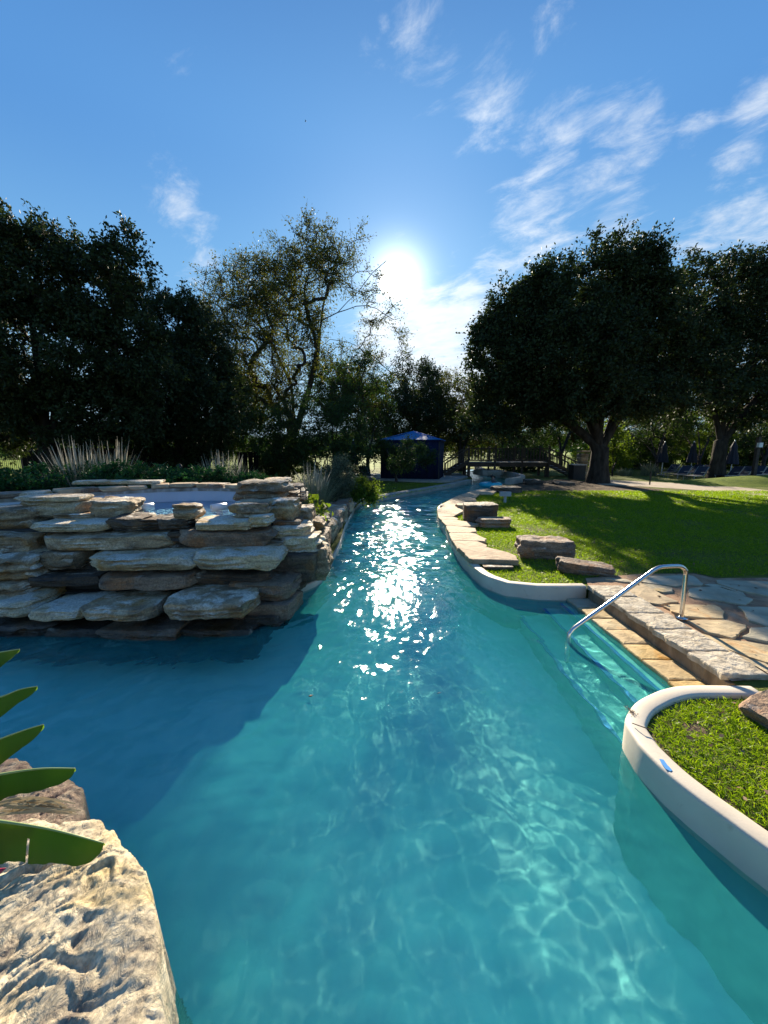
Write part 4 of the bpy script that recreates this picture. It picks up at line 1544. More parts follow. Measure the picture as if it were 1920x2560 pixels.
def tree(name, base, blobs, label, nclus, twigs, per, leaf, wid, lmat, bmat, trunk_r, seed, limbs=None, fork=.3, clus_r=.6, up=.5, lean=(0, 0), group=None, cat='tree', droop=.1, shell=.55, spread=.06, twig_r=.006, zmin=None, sprigs=0.0):
    """base: foot of the trunk; blobs: (x,y,z,rx,ry,rz) crown lobes; limbs: given limb lines with end radii"""
    r_ = np.random.default_rng(seed)
    base = Vector(base)
    root = empty(name, base, label, cat, group)
    B = np.array(blobs, float)
    vol = B[:, 3] * B[:, 4] * B[:, 5]
    vol = vol ** .75
    if B.shape[1] > 6:
        vol = vol * B[:, 6]
    cnt = np.maximum(3, (nclus * vol / vol.sum()).astype(int))
    C, O = [], []
    for b, k in zip(B, cnt):
        d = r_.normal(size=(k, 3))
        d /= np.linalg.norm(d, axis=1)[:, None]
        rad = r_.uniform(0, 1, k) ** (1 / 3.0 * shell * 1.2)
        rad = rad * (1 + .55 * pn(d * 2.4 + b[:3] * .37 + seed) + .25 * pn(d * 5 + seed))
        C.append(b[:3] + d * rad[:, None] * b[3:6])
        O.append(d)
    C, O = np.concatenate(C), np.concatenate(O)
    if sprigs:
        kt = np.where((O[:, 2] > .35) & (r_.uniform(0, 1, len(C)) < sprigs))[0]
        add = [C[kt] + np.array([0, 0, 1.0]) * clus_r * f + r_.normal(size=(len(kt), 3)) * .12 * clus_r for f in (.6, 1.1)]
        C = np.concatenate([C] + add)
        O = np.concatenate([O, O[kt], O[kt]])
    if zmin is not None:
        k = C[:, 2] > zmin
        C, O = C[k], O[k]
    # limbs
    nodes, par, own = [], [], []
    if limbs is None:
        top = base + Vector((lean[0], lean[1], 0)) + Vector((0, 0, (B[:, 2].mean() - base.z) * fork))
        limbs = [([base, base.lerp(top, .5) + Vector((lean[0] * .1, 0, 0)), top], None)]
        order = np.argsort(-vol)[:7]
        for k in order:
            c = Vector(B[k, :3])
            m = top.lerp(c, .5) + Vector((0, 0, .12 * (c - top).length))
            limbs.append(([top, m, c], None))
    for line, _r in limbs:
        L = catmull(line, .7)
        prev = -1
        if nodes:
            dd = [(n_ - L[0]).length for n_ in nodes]
            k = int(np.argmin(dd))
            if dd[k] < .6:
                prev = k
                L = L[1:]
        for p in L:
            nodes.append(Vector(p) + Vector(r_.normal(size=3) * .03))
            par.append(prev)
            prev = len(nodes) - 1
    nb = len(nodes)
    d0 = np.linalg.norm(C - np.array(nodes[min(len(nodes) - 1, 3)]), axis=1)
    NP = np.zeros((len(nodes) + len(C) * 4 + 8, 3))
    NP[:len(nodes)] = [tuple(n_) for n_ in nodes]
    nn = len(nodes)
    tips = []
    for k in np.argsort(d0):
        c = C[k]
        dist = np.linalg.norm(NP[:nn] - c, axis=1) + .25 * np.maximum(0, NP[:nn, 2] - c[2])
        dist[:2] += 5
        j = int(np.argmin(dist))
        a = NP[j].copy()
        seg = c - a
        ln = np.linalg.norm(seg)
        prev = j
        m = 3 if ln > .8 else 2
        for s_ in range(1, m + 1):
            t = s_ / m
            p = a + seg * t + np.array([0, 0, 1]) * ln * .10 * math.sin(math.pi * t) + r_.normal(size=3) * ln * .05 * (t < 1)
            nodes.append(Vector(p))
            par.append(prev)
            NP[nn] = p
            prev = nn
            nn += 1
        tips.append(prev)
    w = np.zeros(len(nodes))
    for t in tips:
        w[t] += 1
    for i in range(len(nodes) - 1, -1, -1):
        if par[i] >= 0:
            w[par[i]] += w[i]
    wmax = max(w[0], 1)
    rad = trunk_r * np.maximum(w, .5) ** .52 / wmax ** .52
    rad = np.maximum(rad, twig_r * 2)
    mb = MB()
    kids = {}
    for i, p in enumerate(par):
        if p >= 0:
            kids.setdefault(p, []).append(i)
    # walk chains so that each limb is one continuous tube
    done = set()
    stack = [i for i, p in enumerate(par) if p < 0]
    starts = [(s_, None) for s_ in stack]
    while starts:
        s_, pr = starts.pop()
        chain, rr_ = [], []
        if pr is not None:
            chain.append(nodes[pr])
            rr_.append(min(rad[pr], rad[s_] * 1.25))
        cur = s_
        while True:
            chain.append(nodes[cur])
            rr_.append(rad[cur])
            ks = kids.get(cur, [])
            if not ks:
                break
            ks = sorted(ks, key=lambda q_: -rad[q_])
            for o_ in ks[1:]:
                starts.append((o_, cur))
            cur = ks[0]
        if pr is None and s_ == 0:
            rr_[0] *= 1.45
            if len(rr_) > 1:
                rr_[1] *= 1.08
        ns = 12 if rr_[0] > .15 else (6 if rr_[0] > .04 else 4)
        if len(chain) > 1:
            mb.tube(chain, rr_, ns, cap=False)
    V, F, ta, tb = spray(C, clus_r * r_.uniform(.7, 1.3, len(C)), twigs, per, leaf, wid, r_, up, O, spread, droop)
    SV, SF = sticks(ta, tb, twig_r, twig_r * .4)
    me = bpy.data.meshes.new('trunk')
    bv = np.array(mb.v)
    me.from_pydata(np.concatenate([bv, SV]).tolist(), [], mb.f + (SF + len(bv)).tolist())
    me.polygons.foreach_set('use_smooth', [True] * len(me.polygons))
    link('trunk', me, bmat, root)
    link('crown', npmesh('crown', V, F), lmat, root)
    return root


def lobes(Y, L, depth=1.0, jy=.12, seed=0, s=1.0, dy=0):
    """crown lobes measured as (x, y, half width, half height) at the distance Y"""
    rr = random.Random(seed)
    out = []
    for px, py, rx, ry, *wt in L:
        k = Y / 960.0 * 1.03 * s
        yy = Y + rr.uniform(-jy, jy) * Y
        p = vat(px, py + dy, yy)
        out.append((p.x, yy, p.z, rx * k, (rx + ry) / 2 * k * depth, ry * k, wt[0] if wt else 1.0))
    return out


# left oak mass
tree('oak_tree', vat(140, 1245, 15.5) * 1.0, lobes(15.5, [(60, 620, 120, 110), (240, 690, 120, 120), (-130, 680, 170, 150), (90, 830, 260, 150), (330, 850, 110, 120), (-200, 900, 220, 150), (220, 980, 220, 95), (-20, 1000, 200, 80), (40, 560, 60, 50), (300, 620, 70, 70)], depth=.8, jy=.08, seed=1, s=.78, dy=62),
     'tall dark evergreen oak at the left edge with a spreading low branch', 1300, 9, 15, .13, .55, M['leaf_oak'], M['bark_dark'], .34, 31, fork=.35, clus_r=.60, up=.8, sprigs=.14, spread=.06)
tree('oak_tree', vat(455, 1225, 20), lobes(20, [(430, 790, 90, 90), (500, 860, 80, 100), (400, 930, 110, 100), (520, 1000, 100, 80), (560, 930, 60, 60), (360, 1030, 110, 60), (470, 1085, 110, 50)], depth=.9, jy=.06, seed=2, s=.84, dy=36),
     'smaller dark oak between the left oak and the pecan', 800, 9, 14, .14, .55, M['leaf_oak'], M['bark_dark'], .2, 32, fork=.3, clus_r=.65, up=.7)
# pecan
PY = 29.0
lim = lambda l: [vat(x, y, PY + dy) for x, y, dy in l]
pl = [
    (lim([(705, 1189, 0), (722, 1130, 0), (740, 1075, 0), (762, 1009, 0), (782, 931, 0), (793, 872, 0), (805, 802, 0)]), 0),
    (lim([(805, 802, 0), (812, 740, 0), (835, 680, .3), (850, 620, .5), (858, 580, .5)]), 0),
    (lim([(805, 802, 0), (845, 782, -.4), (895, 727, -.8), (930, 685, -1), (965, 650, -1)]), 0),
    (lim([(845, 782, -.4), (890, 766, -1), (940, 772, -1.4), (985, 800, -1.6)]), 0),
    (lim([(793, 872, 0), (825, 850, .6), (872, 856, 1), (930, 895, 1.2), (985, 935, 1.4)]), 0),
    (lim([(762, 1009, 0), (800, 975, .3), (850, 968, .5), (910, 985, .6)]), 0),
    (lim([(722, 1130, 0), (733, 1049, .8), (728, 960, 1.2), (723, 892, 1.5), (740, 830, 1.8), (752, 760, 2), (745, 690, 2)]), 0),
    (lim([(728, 960, 1.2), (690, 880, 1.4), (640, 800, 1.6), (600, 740, 1.6)]), 0),
    (lim([(733, 1049, .8), (680, 960, -.5), (620, 880, -1), (570, 810, -1.4)]), 0),
    (lim([(793, 872, 0), (775, 800, -.8), (760, 720, -1.2), (790, 640, -1.4)]), 0),
]
tree('pecan_tree', vat(705, 1189, PY), lobes(PY, [(770, 860, 60, 80, .9), (770, 760, 60, 60, .7), (720, 950, 60, 50, .8), (690, 670, 80, 60, 1.2), (760, 610, 70, 50, .9), (830, 610, 80, 62), (770, 640, 90, 80), (890, 660, 80, 70, .3), (940, 740, 62, 85, .33), (955, 850, 62, 75, .3), (620, 690, 80, 65, 1.5), (560, 750, 80, 80, 1.6), (660, 780, 80, 90, 1.2), (560, 880, 85, 95, 1.4), (650, 900, 90, 95, 1.3), (720, 780, 70, 110), (880, 880, 70, 60, .7), (900, 970, 80, 60, .8), (600, 1000, 80, 80), (700, 1000, 80, 70), (860, 1030, 80, 40)], depth=.9, jy=.05, seed=3, s=.85, dy=22),
     'tall thin leaved pecan tree in the centre with the sun at its shoulder', 1150, 6, 10, .165, .42, M['leaf_pecan'], M['bark'], .42, 33, limbs=pl, clus_r=.95, up=.25, spread=.12, twig_r=.011, shell=.9)
# right oaks
tree('oak_tree', at(1493, 1207, GZ), lobes(24, [(1500, 660, 60, 62), (1380, 740, 90, 80), (1290, 780, 90, 90), (1235, 880, 70, 90), (1420, 860, 190, 120), (1590, 690, 90, 85), (1620, 820, 140, 130), (1500, 800, 120, 120), (1290, 980, 110, 90), (1450, 965, 170, 65), (1600, 955, 130, 65), (1215, 1020, 60, 50), (1610, 640, 45, 45), (1340, 690, 50, 40)], depth=.75, jy=.07, seed=4, s=.79, dy=34),
     'broad dark oak standing on the lawn right of the bridge', 1700, 9, 14, .18, .55, M['leaf_oak'], M['bark_dark'], .50, 34, fork=.25, clus_r=.80, up=.9, sprigs=.12, twig_r=.009, spread=.09)
tree('oak_tree', at(1790, 1198, GZ), lobes(27, [(1740, 720, 80, 80), (1860, 700, 90, 85), (1960, 760, 140, 150), (1720, 850, 110, 110), (1850, 880, 140, 120), (1990, 930, 140, 130), (1740, 950, 110, 60), (1880, 990, 120, 60), (2120, 800, 150, 150), (1900, 650, 50, 45)], depth=.7, jy=.07, seed=5, s=.86, dy=25),
     'dark oak at the right edge shading the row of loungers', 1150, 9, 13, .20, .55, M['leaf_oak'], M['bark_dark'], .40, 35, fork=.27, clus_r=.90, up=.9, sprigs=.12, twig_r=.009, spread=.1)


def bush(name, base, L, Y, label, n, mat, seed, leaf=.1, per=12, twigs=8, r=.45, tr=.06, cat='shrub', group=None, up=.5, bark='bark_dark', shell=.6, wid=.5, **k):
    return tree(name, base, lobes(Y, L, depth=.9, jy=.03, seed=seed), label, n, twigs, per, leaf, wid, M[mat], M[bark], tr, seed, clus_r=r, up=up, cat=cat, group=group, shell=shell, fork=.2, **k)


bush('evergreen_shrub', vat(800, 1205, 23), [(760, 1060, 80, 70), (860, 1080, 70, 80), (800, 1150, 80, 50), (700, 1120, 55, 55), (880, 1150, 50, 40)], 23, 'round dark shrub mass right of the pecan trunk', 330, 'leaf_shrub', 51, leaf=.11, r=.6)
bush('evergreen_shrub', vat(640, 1195, 26), [(620, 1080, 50, 55), (575, 1060, 50, 60), (560, 1120, 30, 50)], 26, 'dark shrub left of the pecan trunk before the picket fence', 150, 'leaf_shrub', 52, leaf=.12, r=.6)
bush('evergreen_shrub', vat(665, 1190, 24), [(662, 1165, 26, 22)], 24, 'small round clipped bush at the pecan foot', 60, 'leaf_shrub', 53, leaf=.08, r=.3, tr=.04)
tree('slim_tree', vat(920, 1190, 30), lobes(30, [(900, 1000, 70, 60), (945, 1050, 50, 60), (850, 1000, 60, 60), (930, 1110, 36, 30), (900, 940, 50, 40)], seed=6), 'slim light green tree beside the cabana lit from behind', 280, 7, 10, .15, .45, M['leaf_shrub'], M['bark'], .14, 54, clus_r=.8, shell=.8, twig_r=.01)
tree('cedar_tree', at(1020, 1175, GZ), lobes(44, [(1030, 980, 60, 60), (1000, 1040, 80, 60), (1070, 1010, 60, 70), (1040, 1070, 110, 50)], seed=7), 'dark bushy cedar rising behind the blue cabana', 420, 9, 12, .22, .5, M['leaf_oak'], M['bark_dark'], .25, 55, clus_r=1.2, up=1.2, twig_r=.012, spread=.15)
tree('mesquite_tree', at(1150, 1178, GZ), lobes(42, [(1150, 1000, 60, 50), (1120, 1060, 50, 60), (1190, 1060, 60, 60), (1170, 1110, 70, 40)], seed=8), 'feathery olive green tree behind the left end of the bridge', 300, 8, 11, .2, .4, M['leaf_pecan'], M['bark_dark'], .22, 56, clus_r=1.1, twig_r=.012, spread=.15)
tree('mesquite_tree', at(1255, 1172, GZ), lobes(46, [(1240, 1040, 70, 60), (1320, 1060, 70, 60), (1280, 1110, 70, 34)], seed=9), 'feathery olive tree behind the middle of the bridge', 260, 8, 11, .2, .4, M['leaf_shrub'], M['bark_dark'], .2, 57, clus_r=1.1, twig_r=.012, spread=.15)
tree('mesquite_tree', at(1400, 1172, GZ), lobes(46, [(1390, 1080, 60, 40), (1440, 1060, 50, 40)], seed=10), 'low spreading tree above the right bridge stairs', 160, 8, 11, .2, .4, M['leaf_shrub'], M['bark_dark'], .2, 58, clus_r=1.0, twig_r=.012, spread=.15)
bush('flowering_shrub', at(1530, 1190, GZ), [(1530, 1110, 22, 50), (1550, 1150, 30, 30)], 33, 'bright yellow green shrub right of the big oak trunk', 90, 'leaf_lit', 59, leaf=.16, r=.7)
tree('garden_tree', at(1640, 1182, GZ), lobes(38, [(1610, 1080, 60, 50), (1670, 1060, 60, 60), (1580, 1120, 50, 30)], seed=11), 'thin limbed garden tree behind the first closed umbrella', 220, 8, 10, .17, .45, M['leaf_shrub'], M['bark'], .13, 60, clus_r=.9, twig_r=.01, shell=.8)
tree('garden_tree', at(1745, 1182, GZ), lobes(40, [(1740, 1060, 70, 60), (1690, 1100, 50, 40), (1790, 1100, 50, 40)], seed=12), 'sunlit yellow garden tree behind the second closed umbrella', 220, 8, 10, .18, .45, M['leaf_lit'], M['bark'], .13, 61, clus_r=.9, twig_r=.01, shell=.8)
tree('garden_tree', at(1905, 1180, GZ), lobes(40, [(1880, 1080, 60, 50), (1960, 1060, 80, 70), (1850, 1120, 40, 30)], seed=13), 'garden tree with pale trunk at the right edge behind the loungers', 240, 8, 10, .17, .45, M['leaf_shrub'], M['bark'], .16, 62, clus_r=.9, twig_r=.01, shell=.8)
tree('sapling', vat(592, 1196, 30), lobes(30, [(590, 1070, 26, 30)], seed=14), 'thin sapling in front of the picket fence left of the pecan', 24, 7, 10, .13, .45, M['leaf_lit'], M['bark'], .06, 63, clus_r=.5, twig_r=.01)
# shrub growing before the cabana
tree('cabana_shrub', vat(990, 1208, 22.5), lobes(22.5, [(985, 1142, 28, 22), (1030, 1128, 20, 18), (1065, 1145, 20, 22), (1000, 1162, 24, 16), (960, 1120, 18, 18)], seed=15), 'multi stemmed green shrub growing in front of the blue cabana', 150, 8, 12, .09, .5, M['leaf_shrub'], M['bark'], .07, 64, clus_r=.38, twig_r=.006)
for bi, (px, py, Y, rx, ry, mt, lab) in enumerate([
        (700, 1140, 25, 70, 50, 'leaf_shrub', 'dark shrub directly before the pecan trunk base'),
        (600, 1010, 33, 60, 60, 'leaf_shrub', 'dark tree crown mass left behind the pecan'),
        (830, 960, 34, 60, 60, 'leaf_shrub', 'green tree mass behind the pecan on its right'),
        (1300, 1150, 36, 60, 26, 'leaf_shrub', 'low shrub beneath the footbridge deck'),
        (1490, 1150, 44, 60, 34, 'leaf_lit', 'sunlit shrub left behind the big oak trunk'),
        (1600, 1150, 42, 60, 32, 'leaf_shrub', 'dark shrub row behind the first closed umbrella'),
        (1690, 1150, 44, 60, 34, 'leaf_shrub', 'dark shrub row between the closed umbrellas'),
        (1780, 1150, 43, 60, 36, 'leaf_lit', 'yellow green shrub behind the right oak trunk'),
        (1870, 1140, 42, 60, 44, 'leaf_shrub', 'dark shrub row behind the lamp post'),
        (1950, 1130, 42, 60, 50, 'leaf_shrub', 'dark shrub at the right frame edge'),
        (1620, 1040, 52, 90, 50, 'leaf_shrub', 'distant green tree right of the big oak'),
        (1780, 1040, 54, 90, 54, 'leaf_shrub', 'distant green tree behind the right oak'),
        (1420, 1050, 54, 80, 44, 'leaf_shrub', 'distant green tree above the bridge stairs'),
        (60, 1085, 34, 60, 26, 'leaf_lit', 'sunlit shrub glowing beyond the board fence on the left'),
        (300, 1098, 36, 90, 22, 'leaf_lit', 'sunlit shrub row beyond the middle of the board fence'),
        (520, 1100, 40, 70, 30, 'leaf_shrub', 'shrub beyond the right end of the board fence')]):
    bush('background_shrub', Vector((vat(px, py, Y).x, Y, GZ)), [(px, py, rx, ry), (px + rx * .5, py + 12, rx * .6, ry * .7)], Y, lab, 110, mt, 300 + bi, leaf=.2 if Y > 40 else .16, r=.8, tr=.08, twig_r=.008)
# near shrubs on the left bank
bush('sage_shrub', vat(850, 1262, 13.0), [(850, 1195, 30, 42), (830, 1225, 30, 28)], 13.0, 'grey green sage shrub on the left bank beside the plume grass', 130, 'leaf_sage', 65, leaf=.06, r=.28, tr=.03, per=16, wid=.28)
bush('lantana_shrub', vat(905, 1255, 13.8), [(898, 1225, 34, 20), (925, 1240, 22, 14)], 13.8, 'light green leafy shrub at the start of the concrete river edge', 80, 'leaf_lit', 66, leaf=.07, r=.25, tr=.02)
bush('leafy_plant', vat(797, 1300, 7.2), [(797, 1275, 24, 12), (785, 1262, 16, 10)], 7.2, 'bright broad leaved weed growing from the left rock wall', 9, 'leaf_lit', 67, leaf=.11, per=4, twigs=3, r=.12, tr=.008, wid=.85, cat='plant', twig_r=.003)


def hedge(name, pts, w, h, n, mat, label, seed, leaf=.07):
    r_ = np.random.default_rng(seed)
    P = np.array([tuple(p) for p in pts])
    t = r_.uniform(0, len(P) - 1.001, n)
    i = t.astype(int)
    c = P[i] + (P[i + 1] - P[i]) * (t - i)[:, None]
    hh = h * (1 + .5 * pn(np.stack([c[:, 0] * 1.3, c[:, 1] * 1.3, c[:, 0] * 0 + seed], -1)))
    c = c + np.stack([r_.uniform(-w, w, n), r_.uniform(-w, w, n), np.abs(r_.uniform(0.02, 1, n)) ** .7 * hh], -1)
    V, F, a, b = spray(c, .16, 5, 9, leaf, .6, r_, up=.9, spread=.03)
    SV, SF = sticks(a - np.array([0, 0, .05]), b, .004, .002)
    root = empty(name, Vector(pts[0]), label, 'hedge')
    link('foliage', npmesh('foliage', V, F), M[mat], root)
    link('stems', npmesh('stems', SV, SF), M['bark_dark'], root)


hedge('leafy_hedge', [(-9.5, 7.6, .2), (-7.6, 8.2, .2), (-6.0, 9.6, .2), (-5.4, 10.2, .2)], .7, 1.55, 900, 'leaf_hedge', 'low dark green leafy hedge behind the left rim of the waterfall', 71, .075)
hedge('leafy_hedge', [(-6.2, 10.6, .2), (-5.0, 11.2, .2), (-3.6, 11.6, .2)], .5, 1.25, 420, 'leaf_hedge', 'flowering green bed behind the middle of the basin rim', 72, .07)
hedge('leafy_hedge', [(-3.2, 13.2, .2), (-2.2, 14, .2), (-1.2, 15.2, .2)], .5, .5, 200, 'leaf_shrub', 'low groundcover bed on the bank below the pecan', 73, .07)


def grass_clump(px, py, Y, w, h, label, seed, n=420, plumes=60):
    n, plumes = int(n * 2.6), int(plumes * 1.6)
    base = vat(px, py, Y)
    base.z = GZ
    root = empty('plume_grass', base, label, 'ornamental grass', 'ornamental plume grasses')
    r_ = np.random.default_rng(seed)

    def blades(n, h, w, bw, mat, name, plume=False):
        az = r_.uniform(0, 2 * math.pi, n)
        lean_ = np.abs(r_.normal(0, .30, n))
        H_ = h * r_.uniform(.6, 1.05, n)
        o = np.stack([np.cos(az), np.sin(az), 0 * az], -1)
        p0 = np.array(base) + o * (w * .25 * r_.uniform(0, 1, n) ** .5)[:, None]
        segs = 5
        side = np.stack([-np.sin(az), np.cos(az), 0 * az], -1)
        side = side + r_.normal(size=(n, 3)) * .6
        side /= np.linalg.norm(side, axis=1)[:, None]
        V = []
        for s_ in range(segs + 1):
            t = s_ / segs
            bend = lean_ * (t ** 1.7) * 1.0 * H_ * (.6 if plume else 1)
            p = p0 + o * bend[:, None] + np.array([0, 0, 1.0]) * (H_ * t * (1 - .25 * lean_ * t))[:, None]
            if plume:
                ww = bw * (.25 if t < .72 else (2.2 if t < .95 else .4))
            else:
                ww = bw * (1 - .85 * t)
            V += [p - side * ww, p + side * ww]
        V = np.stack(V, 1)
        k = V.shape[1]
        F = np.array([[2 * s_, 2 * s_ + 1, 2 * s_ + 3, 2 * s_ + 2] for s_ in range(segs)])
        F = (F[None] + np.arange(n)[:, None, None] * k).reshape(-1, 4)
        link(name, npmesh(name, V.reshape(-1, 3), F), mat, root)
    blades(n, h * .88, w, .0055, M['blade'], 'blades')
    blades(plumes, h * 1.08, w * .8, .0055, M['plume'], 'seed_heads', True)


grass_clump(205, 1240, 9.3, 1.5, 2.15, 'left pale plume grass clump behind the waterfall rim', 81, 700, 90)
grass_clump(285, 1228, 10.2, 1.3, 2.2, 'second plume grass clump touching the left one', 82, 600, 60)
grass_clump(560, 1222, 12.0, 1.9, 1.9, 'wide plume grass clump behind the middle of the basin', 83, 700, 70)
grass_clump(785, 1258, 11.2, 1.3, 1.55, 'plume grass clump on the left bank beside the sage shrub', 84, 500, 60)
grass_clump(1620, 1200, 31, 2.2, 1.1, 'tuft of grass by the path below the first closed umbrella', 85, 300, 20)
grass_clump(1700, 1203, 30, 2.0, .9, 'tuft of grass by the path before the loungers', 86, 260, 16)
grass_clump(1430, 1200, 29, 1.6, .9, 'tuft of grass at the foot of the bridge stairs', 87, 260, 16)
grass_clump(1560, 1200, 31, 2.2, .7, 'low grey tuft right of the big oak trunk', 88, 260, 10)

# distant woods and hills
r_ = np.random.default_rng(90)
nC = 900
cx = r_.uniform(-170, 190, nC)
cy = r_.uniform(95, 130, nC)
ht = 5 + 4 * pn(np.stack([cx * .06, cx * 0, cx * 0 + 2.2], -1)) + 2 * pn(np.stack([cx * .3, cx * 0, cx * 0], -1))
cc = np.stack([cx, cy, GZ + r_.uniform(0, 1, nC) * ht], -1)
V, F, a, b = spray(cc, 1.6, 6, 8, .9, .6, r_, up=.6, spread=.5)
tag(link('distant_woods', npmesh('distant_woods', V, F), M['leaf_shrub']), kind='stuff')
v, f = [], []
nH = 120
for i in range(nH + 1):
    x = -1400 + 2800 * i / nH
    h = 38 + 22 * float(pn(np.array([[x * .004, .3, 0]]))[0]) * 2
    v += [(x, 700, -1), (x, 900, h * .8), (x, 1200, h * 1.2), (x, 1500, -1)]
for i in range(nH):
    for k in range(3):
        f.append((4 * i + k, 4 * i + 4 + k, 4 * i + 5 + k, 4 * i + 1 + k))
me = bpy.data.meshes.new('hills')
me.from_pydata(v, [], f)
me.polygons.foreach_set('use_smooth', [True] * len(f))
M['hill'] = noisemat('wooded_hillside', [(.3, (.03, .05, .05)), (.7, (.06, .085, .07))], scale=.02, rough=1, bump=0, spec=0)
tag(link('hills', me, M['hill']), kind='structure')


# ------------------------------------------------------------------ turf blades
def turf(name, poly, n, size, wid, seed, z=GZ, dens=None, parent=None, bare=None):
    r_ = np.random.default_rng(seed)
    xs = [p[0] for p in poly]
    ys = [p[1] for p in poly]
    X = r_.uniform(min(xs), max(xs), n * 3)
    Y_ = r_.uniform(min(ys), max(ys), n * 3)
    k = inside(poly, X, Y_)
    if dens is not None:
        k &= r_.uniform(0, 1, len(X)) < dens(X, Y_)
    if bare:
        for bx, by, br in bare:
            dd = np.hypot(X - bx, (Y_ - by) * 1.3)
            k &= (dd > br * (1 + .3 * np.sin(X * 60))) | (r_.uniform(0, 1, len(X)) < .06)
    X, Y_ = X[k][:n], Y_[k][:n]
    m = len(X)
    d = r_.normal(size=(m, 3)) * np.array([.75, .75, .2])
    d[:, 2] += .85
    d /= np.linalg.norm(d, axis=1)[:, None]
    sz = size(X, Y_) if callable(size) else size * np.ones(m)
    sz = sz * r_.uniform(.5, 1.25, m)
    p0 = np.stack([X, Y_, np.full(m, z)], -1)
    side = np.cross(d, r_.normal(size=(m, 3)))
    side /= np.linalg.norm(side, axis=1)[:, None]
    w = (sz * wid)[:, None] * side
    mid = p0 + d * sz[:, None] * .55
    b2_ = d * np.array([1.4, 1.4, .55])
    tip = mid + b2_ * sz[:, None] * .5
    V = np.stack([p0 - w, p0 + w, mid + w * .8, tip, mid - w * .8], 1).reshape(-1, 3)
    o = np.arange(m)[:, None] * 5
    me = bpy.data.meshes.new(name)
    F4 = (np.array([[0, 1, 2, 4]]) + o)
    F3 = (np.array([[4, 2, 3, 3]]) + o)
    loops = np.concatenate([np.concatenate([F4, F3[:, :3]], 1).ravel()])
    me.vertices.add(len(V))
    me.vertices.foreach_set('co', V.astype(np.float32).ravel())
    me.loops.add(len(loops))
    me.loops.foreach_set('vertex_index', loops.astype(np.int32))
    me.polygons.add(2 * m)
    st = (np.arange(m)[:, None] * 7 + np.array([[0, 4]])).ravel()
    me.polygons.foreach_set('loop_start', st.astype(np.int32))
    me.update(calc_edges=True)
    o_ = link(name, me, M['turf'], parent)
    return tag(o_, kind='stuff')


n_ = len(CURB)
inner = []
for i, p in enumerate(CURB):
    t = (CURB[min(i + 1, n_ - 1)] - CURB[max(i - 1, 0)]).normalized()
    inner.append(Vector((p.x + t.y * .145, p.y - t.x * .145, 0)))
bed = inner + [Vector((3.15, 2.85, 0)), Vector((3.5, 2.6, 0)), Vector((3.8, 1.0, 0))]
tag(sheet('planting_soil', bed, GZ + .004, M['mulch']), kind='structure')
turf('bed_grass', bed, 42000, .048, .045, 91, z=GZ + .0, bare=[(2.28, 2.52, .085)], dens=lambda X, Y_: np.clip(edge_dist(inner, X, Y_) / .05, .12, 1))
lawn_poly = [Vector(p) for p in RB if p.y < 19] + [Vector((9, 19, 0)), Vector((20, 19, 0)), Vector((20, 9, 0)), Vector((7.3, 6.2, 0))] + [at(*z6([(1240, 205)])[0], .18), at(*z6([(1070, 170)])[0], .18), at(*z6([(640, 170)])[0], .18), at(*z6([(345, 195)])[0], .18), Vector((3.2, 5.9, 0)), Vector((3.0, 5.6, 0))]
turf('lawn_grass', lawn_poly, 230000, lambda X, Y_: np.clip(.028 + .0038 * Y_, .04, .10), .06, 92, dens=lambda X, Y_: np.clip((8.0 / np.maximum(Y_, 3)) ** 1.5, .10, 1) * np.clip(.75 + 1.3 * pn(np.stack([X * .9, Y_ * .9, X * 0], -1)), .25, 1))
gl = [Vector((-.7, 14.9, 0)), Vector((4.0, 22.2, 0)), Vector((3, 24, 0)), Vector((-4, 22, 0)), Vector((-4, 13.5, 0)), Vector((-1.6, 13, 0))]
turf('bank_grass', gl, 9000, .09, .05, 93)

# sandy path, bare earth, mound
tag(sheet('path', [at(x, y, .18) for x, y in [(1478, 1204), (1500, 1199), (1650, 1206), (1800, 1213), (1920, 1226), (2300, 1262), (2300, 1290), (1920, 1241), (1750, 1226), (1600, 1216), (1500, 1212)]], GZ + .008, M['path']), kind='structure')
tag(sheet('bare_earth', [at(x, y, .18) for x, y in [(1246, 1222), (1300, 1236), (1345, 1246), (1420, 1250), (1500, 1243), (1600, 1240), (1760, 1236), (1640, 1222), (1500, 1205), (1400, 1198), (1310, 1206)]], GZ + .004, M['mulch']), kind='structure')
V, F = [], []
mc = at(1985, 1212, GZ)
for i in range(21):
    for j in range(29):
        a, b = i / 20 * 2 - 1, j / 28 * 2 - 1
        h = max(0, (1 - a * a)) ** 1.5 * max(0, (1 - b * b)) ** 1.5
        V.append((mc.x + b * 6.5, mc.y + 1.0 + a * 2.6, GZ - .01 + h * .5))
for i in range(20):
    for j in range(28):
        k = i * 29 + j
        F.append((k, k + 1, k + 30, k + 29))
M['brightlawn'] = noisemat('mown_bright_turf', [(.3, (.07, .11, .012)), (.7, (.16, .20, .025))], scale=2, rough=.9, bump=.8, bscale=30, bdist=.03, spec=.1)
tag(link('lawn_mound', npmesh('lawn_mound', V, F, True), M['brightlawn']), kind='structure')


